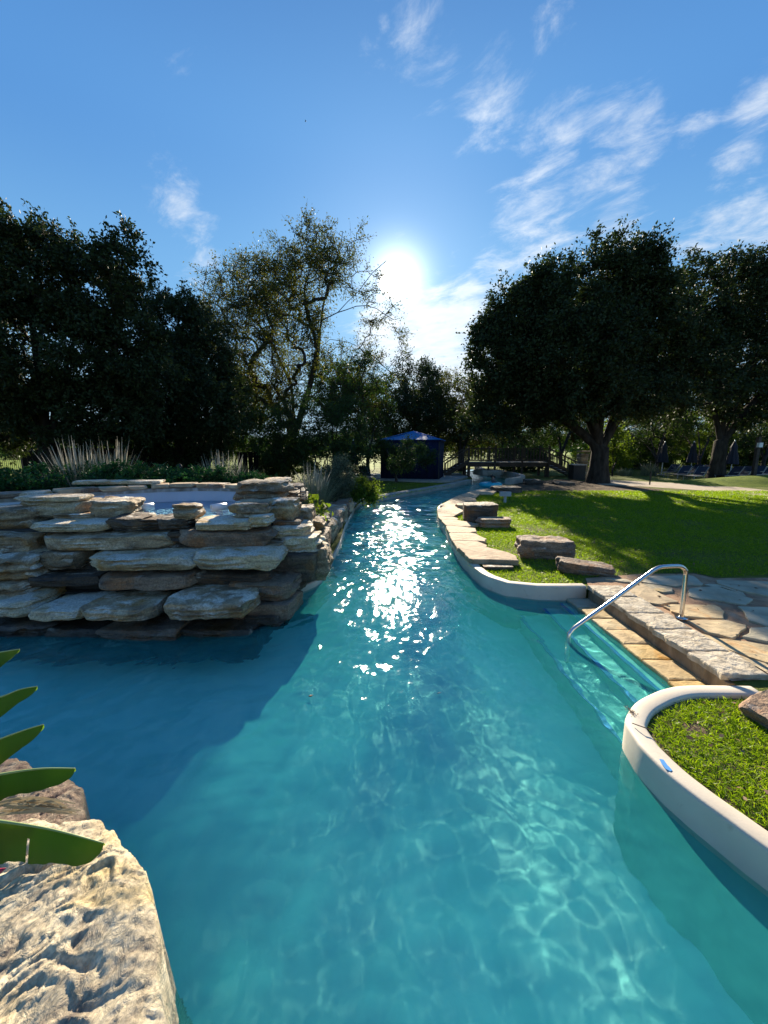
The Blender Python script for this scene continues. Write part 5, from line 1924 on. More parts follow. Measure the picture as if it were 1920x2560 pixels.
# ------------------------------------------------------------------ cabana
def cabana():
    c = Vector((2.05, 27.2, GZ))
    rz = R(-14)
    root = empty('cabana', c, 'dark navy canvas cabana with a bright blue pointed roof', 'cabana', rz=rz)
    Rm = Matrix.Rotation(rz, 3, 'Z')
    W = lambda x, y, z: c + Rm @ Vector((x, y, z))
    hx, hy, h = 1.95, 1.5, 2.68
    for name, a, b in (('wall', (-hx, -hy), (hx, -hy)), ('wall', (hx, -hy), (hx, hy)), ('wall', (hx, hy), (-hx, hy)), ('wall', (-hx, hy), (-hx, -hy))):
        n = 26
        V, F = [], []
        ax, ay = a
        bx, by = b
        nx_, ny_ = (by - ay), -(bx - ax)
        l_ = math.hypot(nx_, ny_)
        nx_, ny_ = nx_ / l_, ny_ / l_
        for i in range(n + 1):
            t = i / n
            w = .025 * math.sin(i * 2.1) + .015 * math.sin(i * .9)
            for th in (0, .03):
                x, y = ax + (bx - ax) * t + nx_ * (w + th), ay + (by - ay) * t + ny_ * (w + th)
                V += [tuple(W(x, y, .02)), tuple(W(x, y, h))]
        for i in range(n):
            k = 4 * i
            F += [(k + 2, k + 6, k + 7, k + 3), (k, k + 1, k + 5, k + 4), (k + 1, k + 3, k + 7, k + 5), (k, k + 4, k + 6, k + 2)]
        link(name, npmesh(name, V, F, True), M['navy'], root)
    for x, y in ((-hx, -hy), (hx, -hy), (hx, hy), (-hx, hy)):
        MB().box((0, 0, 0), (.07, .07, h)).build('post', M['iron'], None)
        o = bpy.context.scene.objects[-1] if False else None
    # hipped canvas roof with ridge seams
    V = [tuple(W(x * 1.06, y * 1.07, h + .0)) for x, y in ((-hx, -hy), (hx, -hy), (hx, hy), (-hx, hy))]
    V += [tuple(W(0, 0, h + .62))]
    V += [tuple(W(x * 1.05, y * 1.06, h - .10)) for x, y in ((-hx, -hy), (hx, -hy), (hx, hy), (-hx, hy))]
    me = bpy.data.meshes.new('roof')
    me.from_pydata(V, [], [(0, 1, 4), (1, 2, 4), (2, 3, 4), (3, 0, 4)])
    bm = bmesh.new()
    bm.from_mesh(me)
    bmesh.ops.subdivide_edges(bm, edges=bm.edges[:], cuts=5, use_grid_fill=True)
    for v_ in bm.verts:
        d = (Vector(v_.co) - W(0, 0, h + .62)).xy.length
        v_.co.z -= .05 * math.sin(min(1, d / 2.3) * math.pi)
    bm.to_mesh(me)
    bm.free()
    link('roof', me, M['canopy'], root)
    mb = MB()
    for i in range(4):
        mb.bar(Vector(V[i]) + Vector((0, 0, .01)), Vector(V[4]) + Vector((0, 0, .02)), .05, .03)
    mb.build('roof_seam', M['canopy'], root)
    mb = MB()
    for i in range(4):
        mb.bar(Vector(V[5 + i]) + Vector((0, 0, .05)), Vector(V[5 + (i + 1) % 4]) + Vector((0, 0, .05)), .03, .11)
    mb.build('valance', M['navy'], root)
    return root, W, (hx, hy, h)


# posts are made inside the cabana's own frame
_root, _W, (_hx, _hy, _h) = None, None, (0, 0, 0)
_before = set(bpy.data.objects.keys())
_root, _W, (_hx, _hy, _h) = cabana()
for o in [o for o in bpy.data.objects if o.name.startswith('post') and o.parent is None]:
    bpy.data.objects.remove(o)
for x, y in ((-_hx, -_hy), (_hx, -_hy), (_hx, _hy), (-_hx, _hy)):
    MB().bar(_W(x, y, 0), _W(x, y, _h), .06, .06).build('post', M['iron'], _root)
# patio slab under it
slab = [(905, 1251), (980, 1237), (1060, 1223), (1130, 1211), (1180, 1200)]
pts_ = [Vector((2.3, 24.2, 0)), Vector((3.3, 24.0, 0)), Vector((4.3, 24.3, 0)), Vector((5.3, 26.2, 0)), Vector((6.1, 28, 0)), Vector((6.2, 31.5, 0)), Vector((-2.5, 31.5, 0)), Vector((-2.5, 27, 0))]
pslab = MB()
me = bpy.data.meshes.new('patio_slab')
v = [(p.x, p.y, GZ - .1) for p in pts_] + [(p.x, p.y, .30) for p in pts_]
n = len(pts_)
me.from_pydata(v, [], [tuple(range(n, 2 * n))] + [(i, (i + 1) % n, n + (i + 1) % n, n + i) for i in range(n)])
tag(link('pavement', me, M['concrete']), kind='structure')


# ------------------------------------------------------------------ bridge
def bridge():
    Yb = 30.0
    x0, x1, zd = 6.35, 12.4, 1.30
    root = empty('footbridge', (9.4, Yb, GZ), 'dark timber footbridge with railings and stairs over the river', 'bridge')
    WD = M['wood']
    w = 1.7
    for sy in (-1, 1):
        MB().box(((x0 + x1) / 2, Yb + sy * (w / 2 - .06), zd - .20), (x1 - x0, .09, .30)).build('beam', WD, root)
    nb = 38
    me0 = None
    for i in range(nb):
        x = x0 + (x1 - x0) * (i + .5) / nb
        mb = MB().box((0, 0, 0), ((x1 - x0) / nb - .015, w, .04))
        if me0 is None:
            me0 = bpy.data.meshes.new('deck_board')
            me0.from_pydata(mb.v, [], mb.f)
            me0.materials.append(M['woodtop'])
        o = bpy.data.objects.new('deck_board', me0)
        COL.objects.link(o)
        o.parent = root
        o.location = Vector((x, Yb, zd - .02)) - root.location
    bal = bpy.data.meshes.new('baluster')
    mb = MB().box((0, 0, 0), (.045, .045, .86))
    bal.from_pydata(mb.v, [], mb.f)
    bal.materials.append(WD)

    def baluster(p):
        o = bpy.data.objects.new('baluster', bal)
        COL.objects.link(o)
        o.parent = root
        o.location = Vector(p) - root.location
    for sy in (-1, 1):
        y = Yb + sy * (w / 2 + .02)
        for x in (x0, x0 + 2.0, x0 + 4.05, x1):
            MB().box((x, y, (zd + 1.1 + .0) / 2 + .1), (.12, .12, zd + 1.1)).build('post', WD, root)
        MB().box(((x0 + x1) / 2, y, zd + 1.02), (x1 - x0, .12, .06)).build('top_rail', WD, root)
        MB().box(((x0 + x1) / 2, y, zd + .12), (x1 - x0, .06, .07)).build('bottom_rail', WD, root)
        k = 26
        for i in range(1, k):
            baluster((x0 + (x1 - x0) * i / k, y, zd + .56))
        # stairs rails
        for xa, xb in ((x0, x0 - 1.75), (x1, x1 + 2.3)):
            MB().bar((xa, y, zd + 1.0), (xb, y, 1.2), .10, .09).build('stair_rail', WD, root)
            MB().bar((xa, y, zd + .05), (xb, y, .28), .07, .26).build('stringer', WD, root)
            MB().box((xb, y, .70), (.12, .12, 1.05)).build('post', WD, root)
            for i in range(1, 8):
                t = i / 8
                baluster((xa + (xb - xa) * t, y, (zd + .56) * (1 - t) + .76 * t))
    for xa, xb in ((x0, x0 - 1.75), (x1, x1 + 2.3)):
        for i in range(6):
            t = (i + .6) / 6
            MB().box((xa + (xb - xa) * t, Yb, zd - (zd - .25) * (i + 1) / 6.6), (.34, w - .15, .045)).build('tread', M['woodtop'], root)
    for x in (x0 + .1, x1 - .1):
        for sy in (-1, 1):
            MB().bar((x, Yb + sy * .7, -.3), (x, Yb + sy * .7, zd - .35), .16, .16).build('pile', WD, root)
    return root


bridge()


# ------------------------------------------------------------------ fences
def picket_fence(a, b, h, label, gap=.13):
    a, b = Vector(a), Vector(b)
    root = empty('picket_fence', a, label, 'fence', 'black iron fence runs')
    L = (b - a).length
    n = int(L / gap)
    mb = MB()
    for i in range(n + 1):
        p = a.lerp(b, i / n)
        mb.box((p.x, p.y, a.z + h / 2 + .03), (.02, .02, h))
    tag(mb.build('picket', M['iron'], root), kind='stuff')
    for z in (.15, h - .12):
        MB().bar(a + Vector((0, 0, z)), b + Vector((0, 0, z)), .035, .04).build('rail', M['iron'], root)
    k = max(1, int(L / 2.4))
    for i in range(k + 1):
        p = a.lerp(b, i / k)
        MB().box((p.x, p.y, a.z + h / 2 + .05), (.07, .07, h + .1)).build('post', M['iron'], root)


picket_fence((-26, 38, GZ), (-3, 38, GZ), 1.55, 'black iron picket fence behind the pecan trunk')
picket_fence((-1.0, 40, GZ), (28, 40, GZ), 1.55, 'black iron picket fence beyond the footbridge')
picket_fence((-34, 26, GZ), (-19.5, 26, GZ), 1.5, 'black iron picket fence in the gap at the left edge')


def board_fence(a, b, h, label):
    a, b = Vector(a), Vector(b)
    root = empty('board_fence', a, label, 'fence')
    L = (b - a).length
    n = int(L / .28)
    d = (b - a).normalized()
    me = bpy.data.meshes.new('board')
    mb = MB().box((0, 0, 0), (.272, .03, h), rz=math.atan2(d.y, d.x))
    me.from_pydata(mb.v, [], mb.f)
    me.materials.append(M['fenceboard'])
    for i in range(n):
        p = a.lerp(b, (i + .5) / n)
        o = bpy.data.objects.new('board', me)
        COL.objects.link(o)
        o.parent = root
        o.location = Vector((p.x, p.y, a.z + h / 2)) - a
    off = Vector((-d.y, d.x, 0)) * .06
    for z in (.4, h - .3):
        MB().bar(a + off + Vector((0, 0, z)), b + off + Vector((0, 0, z)), .05, .09).build('rail', M['fenceboard'], root)


board_fence((-19.6, 21, GZ), (-9.5, 21, GZ), 2.15, 'tall black board fence behind the left oak')
board_fence((-8.9, 23.5, GZ), (-7.6, 23.5, GZ), 1.9, 'short black board screen left of the pecan trunk')


# ------------------------------------------------------------------ loungers, umbrellas, small things
def lounger():
    root = empty('sun_lounger', (0, 0, 0), '', 'sun lounger', 'sun loungers under the right oaks')
    FR, SL = M['frame'], M['sling']
    for s in (-.3, .3):
        MB().bar((s, -1.0, .30), (s, .35, .30), .04, .05).build('side_rail', FR, root)
        MB().bar((s, .33, .30), (s, .95, .88), .04, .05).build('back_rail', FR, root)
        for y in (-.9, .4):
            MB().bar((s, y, 0), (s, y, .29), .04, .04).build('leg', FR, root)
    MB().box((0, -.33, .325), (.57, 1.3, .02)).build('seat', SL, root)
    MB().bar((0, .34, .33), (0, .94, .905), .57, .02).build('backrest', SL, root)
    MB().bar((-.3, .94, .88), (.3, .94, .88), .04, .05).build('head_bar', FR, root)
    for s in (-.34, .34):
        MB().bar((s, -.15, .52), (s, .45, .52), .05, .03).build('armrest', FR, root)
    return root


spots = [(1668, 1190, 'farthest left sun lounger behind the tall spiky plant'), (1698, 1196, 'sun lounger below the gap between the first two umbrellas'), (1724, 1192, 'sun lounger below the second closed umbrella'), (1752, 1192, 'sun lounger just left of the right oak trunk, back row'), (1738, 1200, 'sun lounger at the foot of the right oak, front row'),
         (1822, 1199, 'first sun lounger right of the right oak trunk'), (1848, 1198, 'second sun lounger right of the right oak trunk'), (1884, 1197, 'third sun lounger right of the right oak trunk'), (1912, 1195, 'last sun lounger at the right edge')]
pr = None
for i, (px, py, lab) in enumerate(spots):
    o = lounger() if pr is None else copy_tree(pr)
    pr = pr or o
    o['label'] = lab
    p = at(px, py, GZ)
    s_ = 1.0
    o.location = (p.x, p.y, GZ)
    o.rotation_euler = (0, 0, R(-68 + 6 * math.sin(i * 2)))
for px, py, rz_, lab in ((888, 1200, 40, 'left sun lounger in the gap beside the cabana'), (918, 1199, 25, 'right sun lounger in the gap beside the cabana')):
    o = copy_tree(pr)
    o['label'] = lab
    o['group'] = 'sun loungers beside the cabana'
    p = at(px, py, GZ)
    o.location = (p.x, p.y, GZ)
    o.rotation_euler = (0, 0, R(rz_))


def umbrella():
    root = empty('closed_umbrella', (0, 0, 0), '', 'umbrella', 'closed umbrellas by the loungers')
    MB().tube([(0, 0, 0), (0, 0, 2.62)], .03, 10).build('pole', M['white'], root)
    MB().tube([(0, 0, 2.60), (0, 0, 2.66), (0, 0, 2.72)], [.03, .05, .02], 10).build('finial', M['white'], root)
    V, F = [], []
    lv = [(2.6, .04), (2.45, .11), (2.2, .20), (2.05, .17), (1.6, .25), (1.25, .30), (1.05, .33)]
    n = 32
    for z, r0 in lv:
        for k in range(n):
            a = 2 * math.pi * k / n
            r1 = r0 * (1 + .22 * math.sin(a * 8 + z) * min(1, (2.65 - z)))
            V.append((r1 * math.cos(a), r1 * math.sin(a), z + .03 * math.sin(a * 8) * (z < 1.2)))
    for i in range(len(lv) - 1):
        for k in range(n):
            k2 = (k + 1) % n
            F.append((i * n + k, (i + 1) * n + k, (i + 1) * n + k2, i * n + k2))
    link('canopy', npmesh('canopy', V, F, True), M['sling'], root)
    MB().tube([(0, 0, 1.93), (0, 0, 2.0)], [.19, .185], 16).build('strap', M['sling'], root)
    MB().tube([(0, 0, 0), (0, 0, .08)], [.28, .26], 20).build('base', M['concrete'], root)
    return root


pu = None
for px, py, sc_z, lab in ((1653, 1188, 1.0, 'left closed dark umbrella on its white pole'), (1725, 1190, 1.0, 'closed dark umbrella between two garden trees'), (1824, 1197, 1.0, 'closed dark umbrella just right of the right oak trunk'), (884, 1203, 1.0, 'closed navy umbrella beside the loungers left of the cabana')):
    o = umbrella() if pu is None else copy_tree(pu)
    pu = pu or o
    o['label'] = lab
    p = at(px, py, GZ)
    o.location = (p.x, p.y, GZ)
    o.rotation_euler = (0, 0, px * .1)
for ch in pu.children:
    pass

# low light / sign plate on the lawn
p = at(1262, 1257, GZ)
sg = empty('lawn_sign', (p.x, p.y, GZ), 'small grey rectangular box on a short post at the lawn corner', 'post sign')
k = p.y / 960
MB().tube([(p.x, p.y, GZ - .05), (p.x, p.y, GZ + 17 * k)], 3.6 * k, 12).build('post', M['grey'], sg)
MB().box((p.x, p.y, GZ + 22.5 * k), (27 * k, 10 * k, 11 * k)).build('plate', M['grey'], sg)

# marker post by the path
p = at(1624, 1212, GZ)
MB().bar((p.x, p.y, GZ), (p.x, p.y, GZ + .78), .05, .05).build('marker_post', M['iron'])
tag(bpy.data.objects['marker_post'], 'thin dark marker post standing beside the sandy path', 'post')

# black bin and stone pillar near the oak
p = at(1441, 1199, GZ)
bn = empty('litter_bin', (p.x, p.y, GZ), 'black square bin between bridge stairs and big oak', 'bin')
MB().box((p.x, p.y, GZ + .5), (.82, .7, 1.0)).build('body', M['iron'], bn)
MB().box((p.x, p.y, GZ + 1.03), (.9, .78, .06)).build('lid', M['frame'], bn)
p = at(1469, 1200, GZ)
ps = empty('stone_pillar', (p.x, p.y + .4, GZ), 'stone pillar standing directly behind the big oak trunk', 'pillar')
for i in range(7):
    rock('stone', (p.x, p.y + .9, GZ + .14 + i * .25), (.62, .62, .27), M['rock'], ps, seed=950 + i, n=(6, 6, 4), rough=.05, rnd=.04)
rock('cap', (p.x, p.y + .9, GZ + 1.92), (.75, .75, .12), M['coping'], ps, seed=960, n=(6, 6, 3), rough=.03, rnd=.03)

# lamp post with white lantern
p = at(1882, 1200, GZ)
lp = empty('lamp_post', (p.x, p.y, GZ), 'wooden lamp post with a small white box near the right edge', 'lamp post')
MB().bar((p.x, p.y, GZ), (p.x, p.y, GZ + 2.9), .2, .2).build('post', M['wood'], lp)
MB().box((p.x, p.y - .12, GZ + 2.35), (.24, .2, .3)).build('lamp_box', M['white'], lp)

# little iron ornament on the rocks
p = vat(757, 1250, 6.6)
orn = empty('iron_ornament', (p.x, 6.6, p.z), 'small black iron slatted ornament hooked beside the rock wall', 'garden ornament')
zz = p.z
fr_ = [Vector((p.x - .035, 6.6, zz)), Vector((p.x - .035, 6.6, zz + .19)), Vector((p.x - .01, 6.6, zz + .25)), Vector((p.x + .02, 6.6, zz + .25)), Vector((p.x + .06, 6.6, zz + .18)), Vector((p.x + .06, 6.6, zz)), Vector((p.x - .035, 6.6, zz))]
MB().tube(fr_, .008, 6).build('frame', M['iron'], orn)
for i in range(4):
    MB().box((p.x + .012, 6.6, zz + .03 + i * .04), (.085, .012, .022)).build('slat', M['frame'], orn)


# swim ring and people
def person_mesh(name, joints, edges, radii, mat, root_i=0, sub=2):
    me = bpy.data.meshes.new(name)
    me.from_pydata([tuple(j) for j in joints], edges, [])
    o = bpy.data.objects.new(name, me)
    COL.objects.link(o)
    md = o.modifiers.new('skin', 'SKIN')
    sd = o.modifiers.new('sub', 'SUBSURF')
    sd.levels = sub
    sd.render_levels = sub
    for i, r in enumerate(radii):
        me.skin_vertices[0].data[i].radius = (r, r) if not isinstance(r, tuple) else r
    me.skin_vertices[0].data[root_i].use_root = True
    dg = bpy.context.evaluated_depsgraph_get()
    me2 = bpy.data.meshes.new_from_object(o.evaluated_get(dg))
    bpy.data.objects.remove(o)
    me2.name = name
    me2.materials.clear()
    me2.materials.append(mat)
    me2.polygons.foreach_set('use_smooth', [True] * len(me2.polygons))
    return me2


def seated_person(loc, rz, label, recline=0.0, legs='down', group=None):
    """seated figure; faces local -Y, hips at the origin"""
    root = empty('person', loc, label, 'person', group, rz=rz)
    ca, sa = math.cos(recline), math.sin(recline)
    T = lambda x, y, z: (x, y * ca + z * sa, -y * sa + z * ca)
    J = [T(0, 0, 0), T(0, .01, .18), T(0, .02, .36), T(0, .01, .47), T(0, -.01, .55), T(0, -.02, .66)]
    Rd = [(.15, .11), (.14, .10), (.16, .10), (.09, .07), .052, (.075, .09)]
    E_ = [(0, 1), (1, 2), (2, 3), (3, 4), (4, 5)]
    for s in (-1, 1):
        b = len(J)
        J += [T(s * .17, .01, .42), T(s * .23, -.05, .18), T(s * .17, -.26, .10), T(s * .13, -.34, .09)]
        Rd += [.055, .042, .033, .026]
        E_ += [(3, b), (b, b + 1), (b + 1, b + 2), (b + 2, b + 3)]
        b = len(J)
        if legs == 'down':
            J += [(s * .10, -.02, -.02), (s * .12, -.42, 0), (s * .12, -.44, -.40), (s * .12, -.56, -.44)]
        else:
            J += [(s * .10, -.02, -.02), (s * .13, -.42, .12), (s * .13, -.80, .02), (s * .13, -.86, .10)]
        Rd += [.085, .062, .042, .032]
        E_ += [(0, b), (b, b + 1), (b + 1, b + 2), (b + 2, b + 3)]
    body = link('body', person_mesh('body', J, E_, Rd, M['skin']), None, root, False)
    body.data.name = 'body'
    # shirt: slightly larger skin over the torso
    J2 = [J[0], J[1], J[2], J[3]] + [T(s * x, y, z) for s in (-1, 1) for x, y, z in ((.17, .01, .42), (.225, -.03, .24))]
    E2 = [(0, 1), (1, 2), (2, 3), (3, 4), (4, 5), (3, 6), (6, 7)]
    R2 = [(.165, .125), (.155, .115), (.175, .115), (.10, .085), .068, .06, .068, .06]
    link('shirt', person_mesh('shirt', J2, E2, R2, M['shirt']), None, root, False)
    # hair cap
    me = bpy.data.meshes.new('hair')
    bm = bmesh.new()
    bmesh.ops.create_uvsphere(bm, u_segments=14, v_segments=10, radius=.1)
    hc = Vector(T(0, .012, .70))
    for v_ in bm.verts:
        v_.co = Vector((v_.co.x * .92, v_.co.y * 1.05, v_.co.z * 1.05)) + hc
        if v_.co.z < hc.z - .03 and v_.co.y < hc.y:
            v_.co.y = hc.y - .01
    bm.to_mesh(me)
    bm.free()
    me.polygons.foreach_set('use_smooth', [True] * len(me.polygons))
    link('hair', me, M['hair'], root, False)
    # nose and ears
    mb = MB()
    mb.tube([T(0, -.10, .67), T(0, -.125, .655)], [.012, .016], 6)
    for s in (-1, 1):
        mb.tube([T(s * .075, 0, .67), T(s * .095, .01, .68)], [.02, .022], 6)
    mb.build('face_features', M['skin'], root, True, False)
    return root


def swim_ring():
    c = at(1228, 1219, 0.0)
    c.y += .2
    root = empty('swim_ring', (c.x, c.y, .05), 'turquoise inflatable swim ring floating in the river before the bridge', 'swim ring')
    V, F = [], []
    n, m = 40, 16
    for i in range(n):
        a = 2 * math.pi * i / n
        for j in range(m):
            b = 2 * math.pi * j / m
            rr_ = .44 + .17 * math.cos(b)
            V.append((rr_ * math.cos(a) * 1.12, rr_ * math.sin(a), .11 + .15 * math.sin(b)))
    for i in range(n):
        for j in range(m):
            F.append((i * m + j, ((i + 1) % n) * m + j, ((i + 1) % n) * m + (j + 1) % m, i * m + (j + 1) % m))
    o = bpy.data.objects.new('ring', npmesh('ring', V, F, True))
    o.data.materials.append(M['tube'])
    COL.objects.link(o)
    o.parent = root
    hb = MB().box((-.35, -.40, .26), (.16, .03, .03))
    hb.build('handle', M['white'], root, False, False)
    seated_person((c.x + .32, c.y + .05, .02), R(100), 'person floating beside the turquoise ring in the river, dark hair', recline=.35, legs='flat')


swim_ring()


def garden_chair(loc, rz, label):
    root = empty('garden_chair', loc, label, 'chair', 'garden chairs behind the waterfall', rz=rz)
    for s in (-1, 1):
        for y in (-.22, .22):
            MB().bar((s * .24, y, 0), (s * .24, y, .42), .035, .035).build('leg', M['iron'], root, False, False)
    MB().box((0, 0, .43), (.52, .5, .03)).build('seat', M['sling'], root, False, False)
    MB().bar((0, .24, .44), (0, .34, .95), .5, .03).build('backrest', M['sling'], root, False, False)
    return root


for i, (px, rz_, lab) in enumerate(((400, R(20), 'person in a grey shirt sitting left of another beyond the basin'), (446, R(-30), 'person in a grey shirt sitting right of another beyond the basin'))):
    q0 = vat(px, 1213, 13.0)
    base = Vector((q0.x, 13.0, .42))
    garden_chair((base.x, base.y, .42 - .0), rz_, ['left', 'right'][i] + ' dark garden chair under a seated person beyond the basin')
    seated_person((base.x, base.y, .42 + .52), rz_, lab, recline=.1)
me = MB().box((-6.45, 13.2, .28), (3.6, 2.4, .28)).build('terrace', M['concrete'])
tag(me, kind='structure')


# ------------------------------------------------------------------ banana leaves
def banana():
    root = empty('banana_plant', (-2.3, 1.1, .2), 'banana plant reaching in from the left edge with torn green blades', 'plant')
    m, N, K = newmat('banana_leaf')
    b = N['Principled BSDF']
    b.inputs['Roughness'].default_value = .35
    tc = N.new('ShaderNodeTexCoord')
    mp = N.new('ShaderNodeMapping')
    mp.inputs['Scale'].default_value = (1, 1, 1)
    K.new(tc.outputs['UV'], mp.inputs[0])
    wv = N.new('ShaderNodeTexWave')
    wv.inputs['Scale'].default_value = 14
    wv.inputs['Distortion'].default_value = 1.0
    wv.bands_direction = 'X'
    K.new(mp.outputs[0], wv.inputs[0])
    n0 = N.new('ShaderNodeTexNoise')
    n0.inputs['Scale'].default_value = 3
    n0.inputs['Detail'].default_value = 6
    K.new(tc.outputs['Object'], n0.inputs[0])
    r = ramp_node(N, [(.3, (.035, .09, .012)), (.55, (.07, .15, .018)), (.75, (.16, .22, .03))])
    K.new(n0.outputs[0], r.inputs[0])
    vm_ = N.new('ShaderNodeMapRange')
    vm_.inputs[3].default_value = .72
    vm_.inputs[4].default_value = 1.12
    K.new(wv.outputs[0], vm_.inputs[0])
    vh = N.new('ShaderNodeHueSaturation')
    K.new(vm_.outputs[0], vh.inputs['Value'])
    K.new(r.outputs[0], vh.inputs['Color'])
    K.new(vh.outputs[0], b.inputs['Base Color'])
    bp = N.new('ShaderNodeBump')
    bp.inputs['Strength'].default_value = .6
    bp.inputs['Distance'].default_value = .004
    K.new(wv.outputs[0], bp.inputs['Height'])
    K.new(bp.outputs[0], b.inputs['Normal'])
    t = N.new('ShaderNodeBsdfTranslucent')
    mm = N.new('ShaderNodeMix')
    mm.data_type = 'RGBA'
    mm.blend_type = 'MULTIPLY'
    mm.inputs[0].default_value = 1
    mm.inputs[7].default_value = (1.7, 1.6, .5, 1)
    K.new(vh.outputs[0], mm.inputs[6])
    K.new(mm.outputs[2], t.inputs[0])
    mx = N.new('ShaderNodeMixShader')
    mx.inputs[0].default_value = .5
    K.new(b.outputs[0], mx.inputs[1])
    K.new(t.outputs[0], mx.inputs[2])
    K.new(mx.outputs[0], N['Material Output'].inputs[0])
    M['banana'] = m
    M['midrib'] = flat('pale_midrib', (.30, .36, .12), rough=.5)
    # (upper edge line px, lower edge depth px at each point, distance, turn)
    LV = [
        ([(-330, 1700), (-200, 1668), (-90, 1645), (0, 1631), (30, 1626), (49, 1623)], [60, 62, 56, 42, 24, 0], 1.45, 0),
        ([(-330, 1850), (-200, 1800), (-90, 1765), (0, 1743), (50, 1724), (93, 1716)], [70, 78, 70, 56, 36, 0], 1.40, 0),
        ([(-330, 2010), (-200, 1940), (-90, 1885), (0, 1848), (60, 1826), (109, 1811)], [80, 90, 88, 74, 46, 0], 1.35, 0),
        ([(-330, 2040), (-200, 1985), (-90, 1955), (0, 1936), (100, 1922), (188, 1921)], [60, 70, 74, 70, 56, 0], 1.18, 1),
        ([(-330, 2060), (-200, 2045), (-90, 2045), (0, 2053), (130, 2074), (260, 2108)], [110, 120, 116, 110, 90, 0], 1.02, 1),
    ]
    for li, (up_, wd, Y, torn) in enumerate(LV):
        line = [Vector((x, y, 0)) for x, y in up_]
        cl = catmull(line, 5)
        n = len(cl)
        wx = np.interp([c.x for c in cl], [p[0] for p in up_], wd[:-1] + [wd[-2] * .8])
        # round the tip
        for i, c in enumerate(cl):
            d = (up_[-1][0] - c.x) / (34.0 + wd[-2] * .75)
            if d < 1:
                wx[i] *= math.sqrt(max(0, 1 - (1 - d) ** 2.4))
        rr = random.Random(li + 5)
        V, F, UV = [], [], []
        rows = 6
        gaps = set()
        if torn:
            for g in range(5):
                gaps.add(rr.randrange(4, n - 8))
        tear = 0
        mids = []
        col = 0
        prev = None
        for i, c in enumerate(cl):
            P = vat(c.x, c.y, Y)
            k = Y / 960.0
            mids.append(P)
            w = wx[i] * k
            jag = 1 + (.05 * math.sin(i * .31) + .02 * math.sin(i * .93) if torn else .012 * math.sin(i * .3))
            cols = []
            for j in range(rows + 1):
                t = j / rows
                sag = .25 * w * t * t
                # lower half hangs towards the viewer
                q = P + Vector((0, -w * .35 * t, -w * t * jag * (.97)))
                q += Vector((0, sag * .3, 0))
                V.append(tuple(q))
                UV.append((i / 8.0, t))
            if i > 0 and not ((i in gaps)):
                for j in range(rows):
                    a_ = (i - 1) * (rows + 1) + j
                    F.append((a_, a_ + 1, a_ + rows + 2, a_ + rows + 1))
            elif i > 0:
                for j in range(2):
                    a_ = (i - 1) * (rows + 1) + j
                    F.append((a_, a_ + 1, a_ + rows + 2, a_ + rows + 1))
        # far half falls away behind the midrib
        b0 = len(V)
        for i, c in enumerate(cl):
            P = mids[i]
            w = wx[i] * Y / 960.0
            for j in range(4):
                t = j / 3
                V.append(tuple(P + Vector((0, w * .42 * t, -w * (.72 * t + .1 * t * t)))))
                UV.append((i / 8.0, -t))
            if i > 0:
                for j in range(3):
                    a_ = b0 + (i - 1) * 4 + j
                    F.append((a_, a_ + 4, a_ + 5, a_ + 1))
        me = bpy.data.meshes.new('leaf')
        me.from_pydata(V, [], F)
        uvl = me.uv_layers.new(name='UVMap')
        for lp_ in me.loops:
            uvl.data[lp_.index].uv = UV[lp_.vertex_index]
        me.polygons.foreach_set('use_smooth', [True] * len(me.polygons))
        lf = link('leaf', me, m, root)
        mb = MB()
        stem = [Vector((-2.35 - .03 * li, 1.15, .25 + .12 * li)), Vector((mids[0].x * .8 - .45, (mids[0].y + 1.15) / 2, mids[0].z - .12))] + [p_ for p_ in mids[::2]] + [mids[-1]]
        mb.tube(stem, [.02, .014] + list(np.linspace(.009, .0015, len(stem) - 2)), 6)
        mb.build('midrib', M['midrib'], root, True)
    MB().tube([(-2.35, 1.15, -.1), (-2.36, 1.15, .6), (-2.4, 1.2, 1.0)], [.09, .075, .04], 12).build('stem', M['midrib'], root, True)
    # red bract of the flower
    p = vat(8, 2185, 1.0)
    mb = MB()
    mb.tube([p + Vector((-.16, 0, -.06)), p + Vector((-.08, 0, -.025)), p + Vector((-.03, 0, .0)), p + Vector((.012, 0, .022))], [.012, .018, .013, .001], 8)
    M['bract'] = flat('crimson_bract', (.38, .02, .07), rough=.4)
    mb.build('flower_bract', M['bract'], root, True)


banana()

# dry strands caught between the boulders
r_ = np.random.default_rng(120)
V, F = [], []
for i in range(26):
    a = vat(r_.uniform(-40, 60), r_.uniform(2020, 2060), 1.50)
    b = vat(r_.uniform(110, 205), r_.uniform(2012, 2050), 1.50)
    a.z = max(a.z, .50) + .03
    b.z = max(b.z, .46) + .02
    m_ = a.lerp(b, .5) + Vector((0, r_.uniform(-.03, .03), r_.uniform(.02, .05)))
    k0 = len(V)
    pts = catmull([a, m_, b], .04)
    for j, p in enumerate(pts):
        w = .004 * math.sin(math.pi * (j + .5) / (len(pts) + .5)) + .0006
        V += [(p.x, p.y, p.z - w), (p.x, p.y + w, p.z + w)]
    for j in range(len(pts) - 1):
        F.append((k0 + 2 * j, k0 + 2 * j + 1, k0 + 2 * j + 3, k0 + 2 * j + 2))
tag(link('dry_grass', npmesh('dry_grass', V, F), M['straw']), 'dry straw strands lying between the two foreground boulders', 'dry grass')

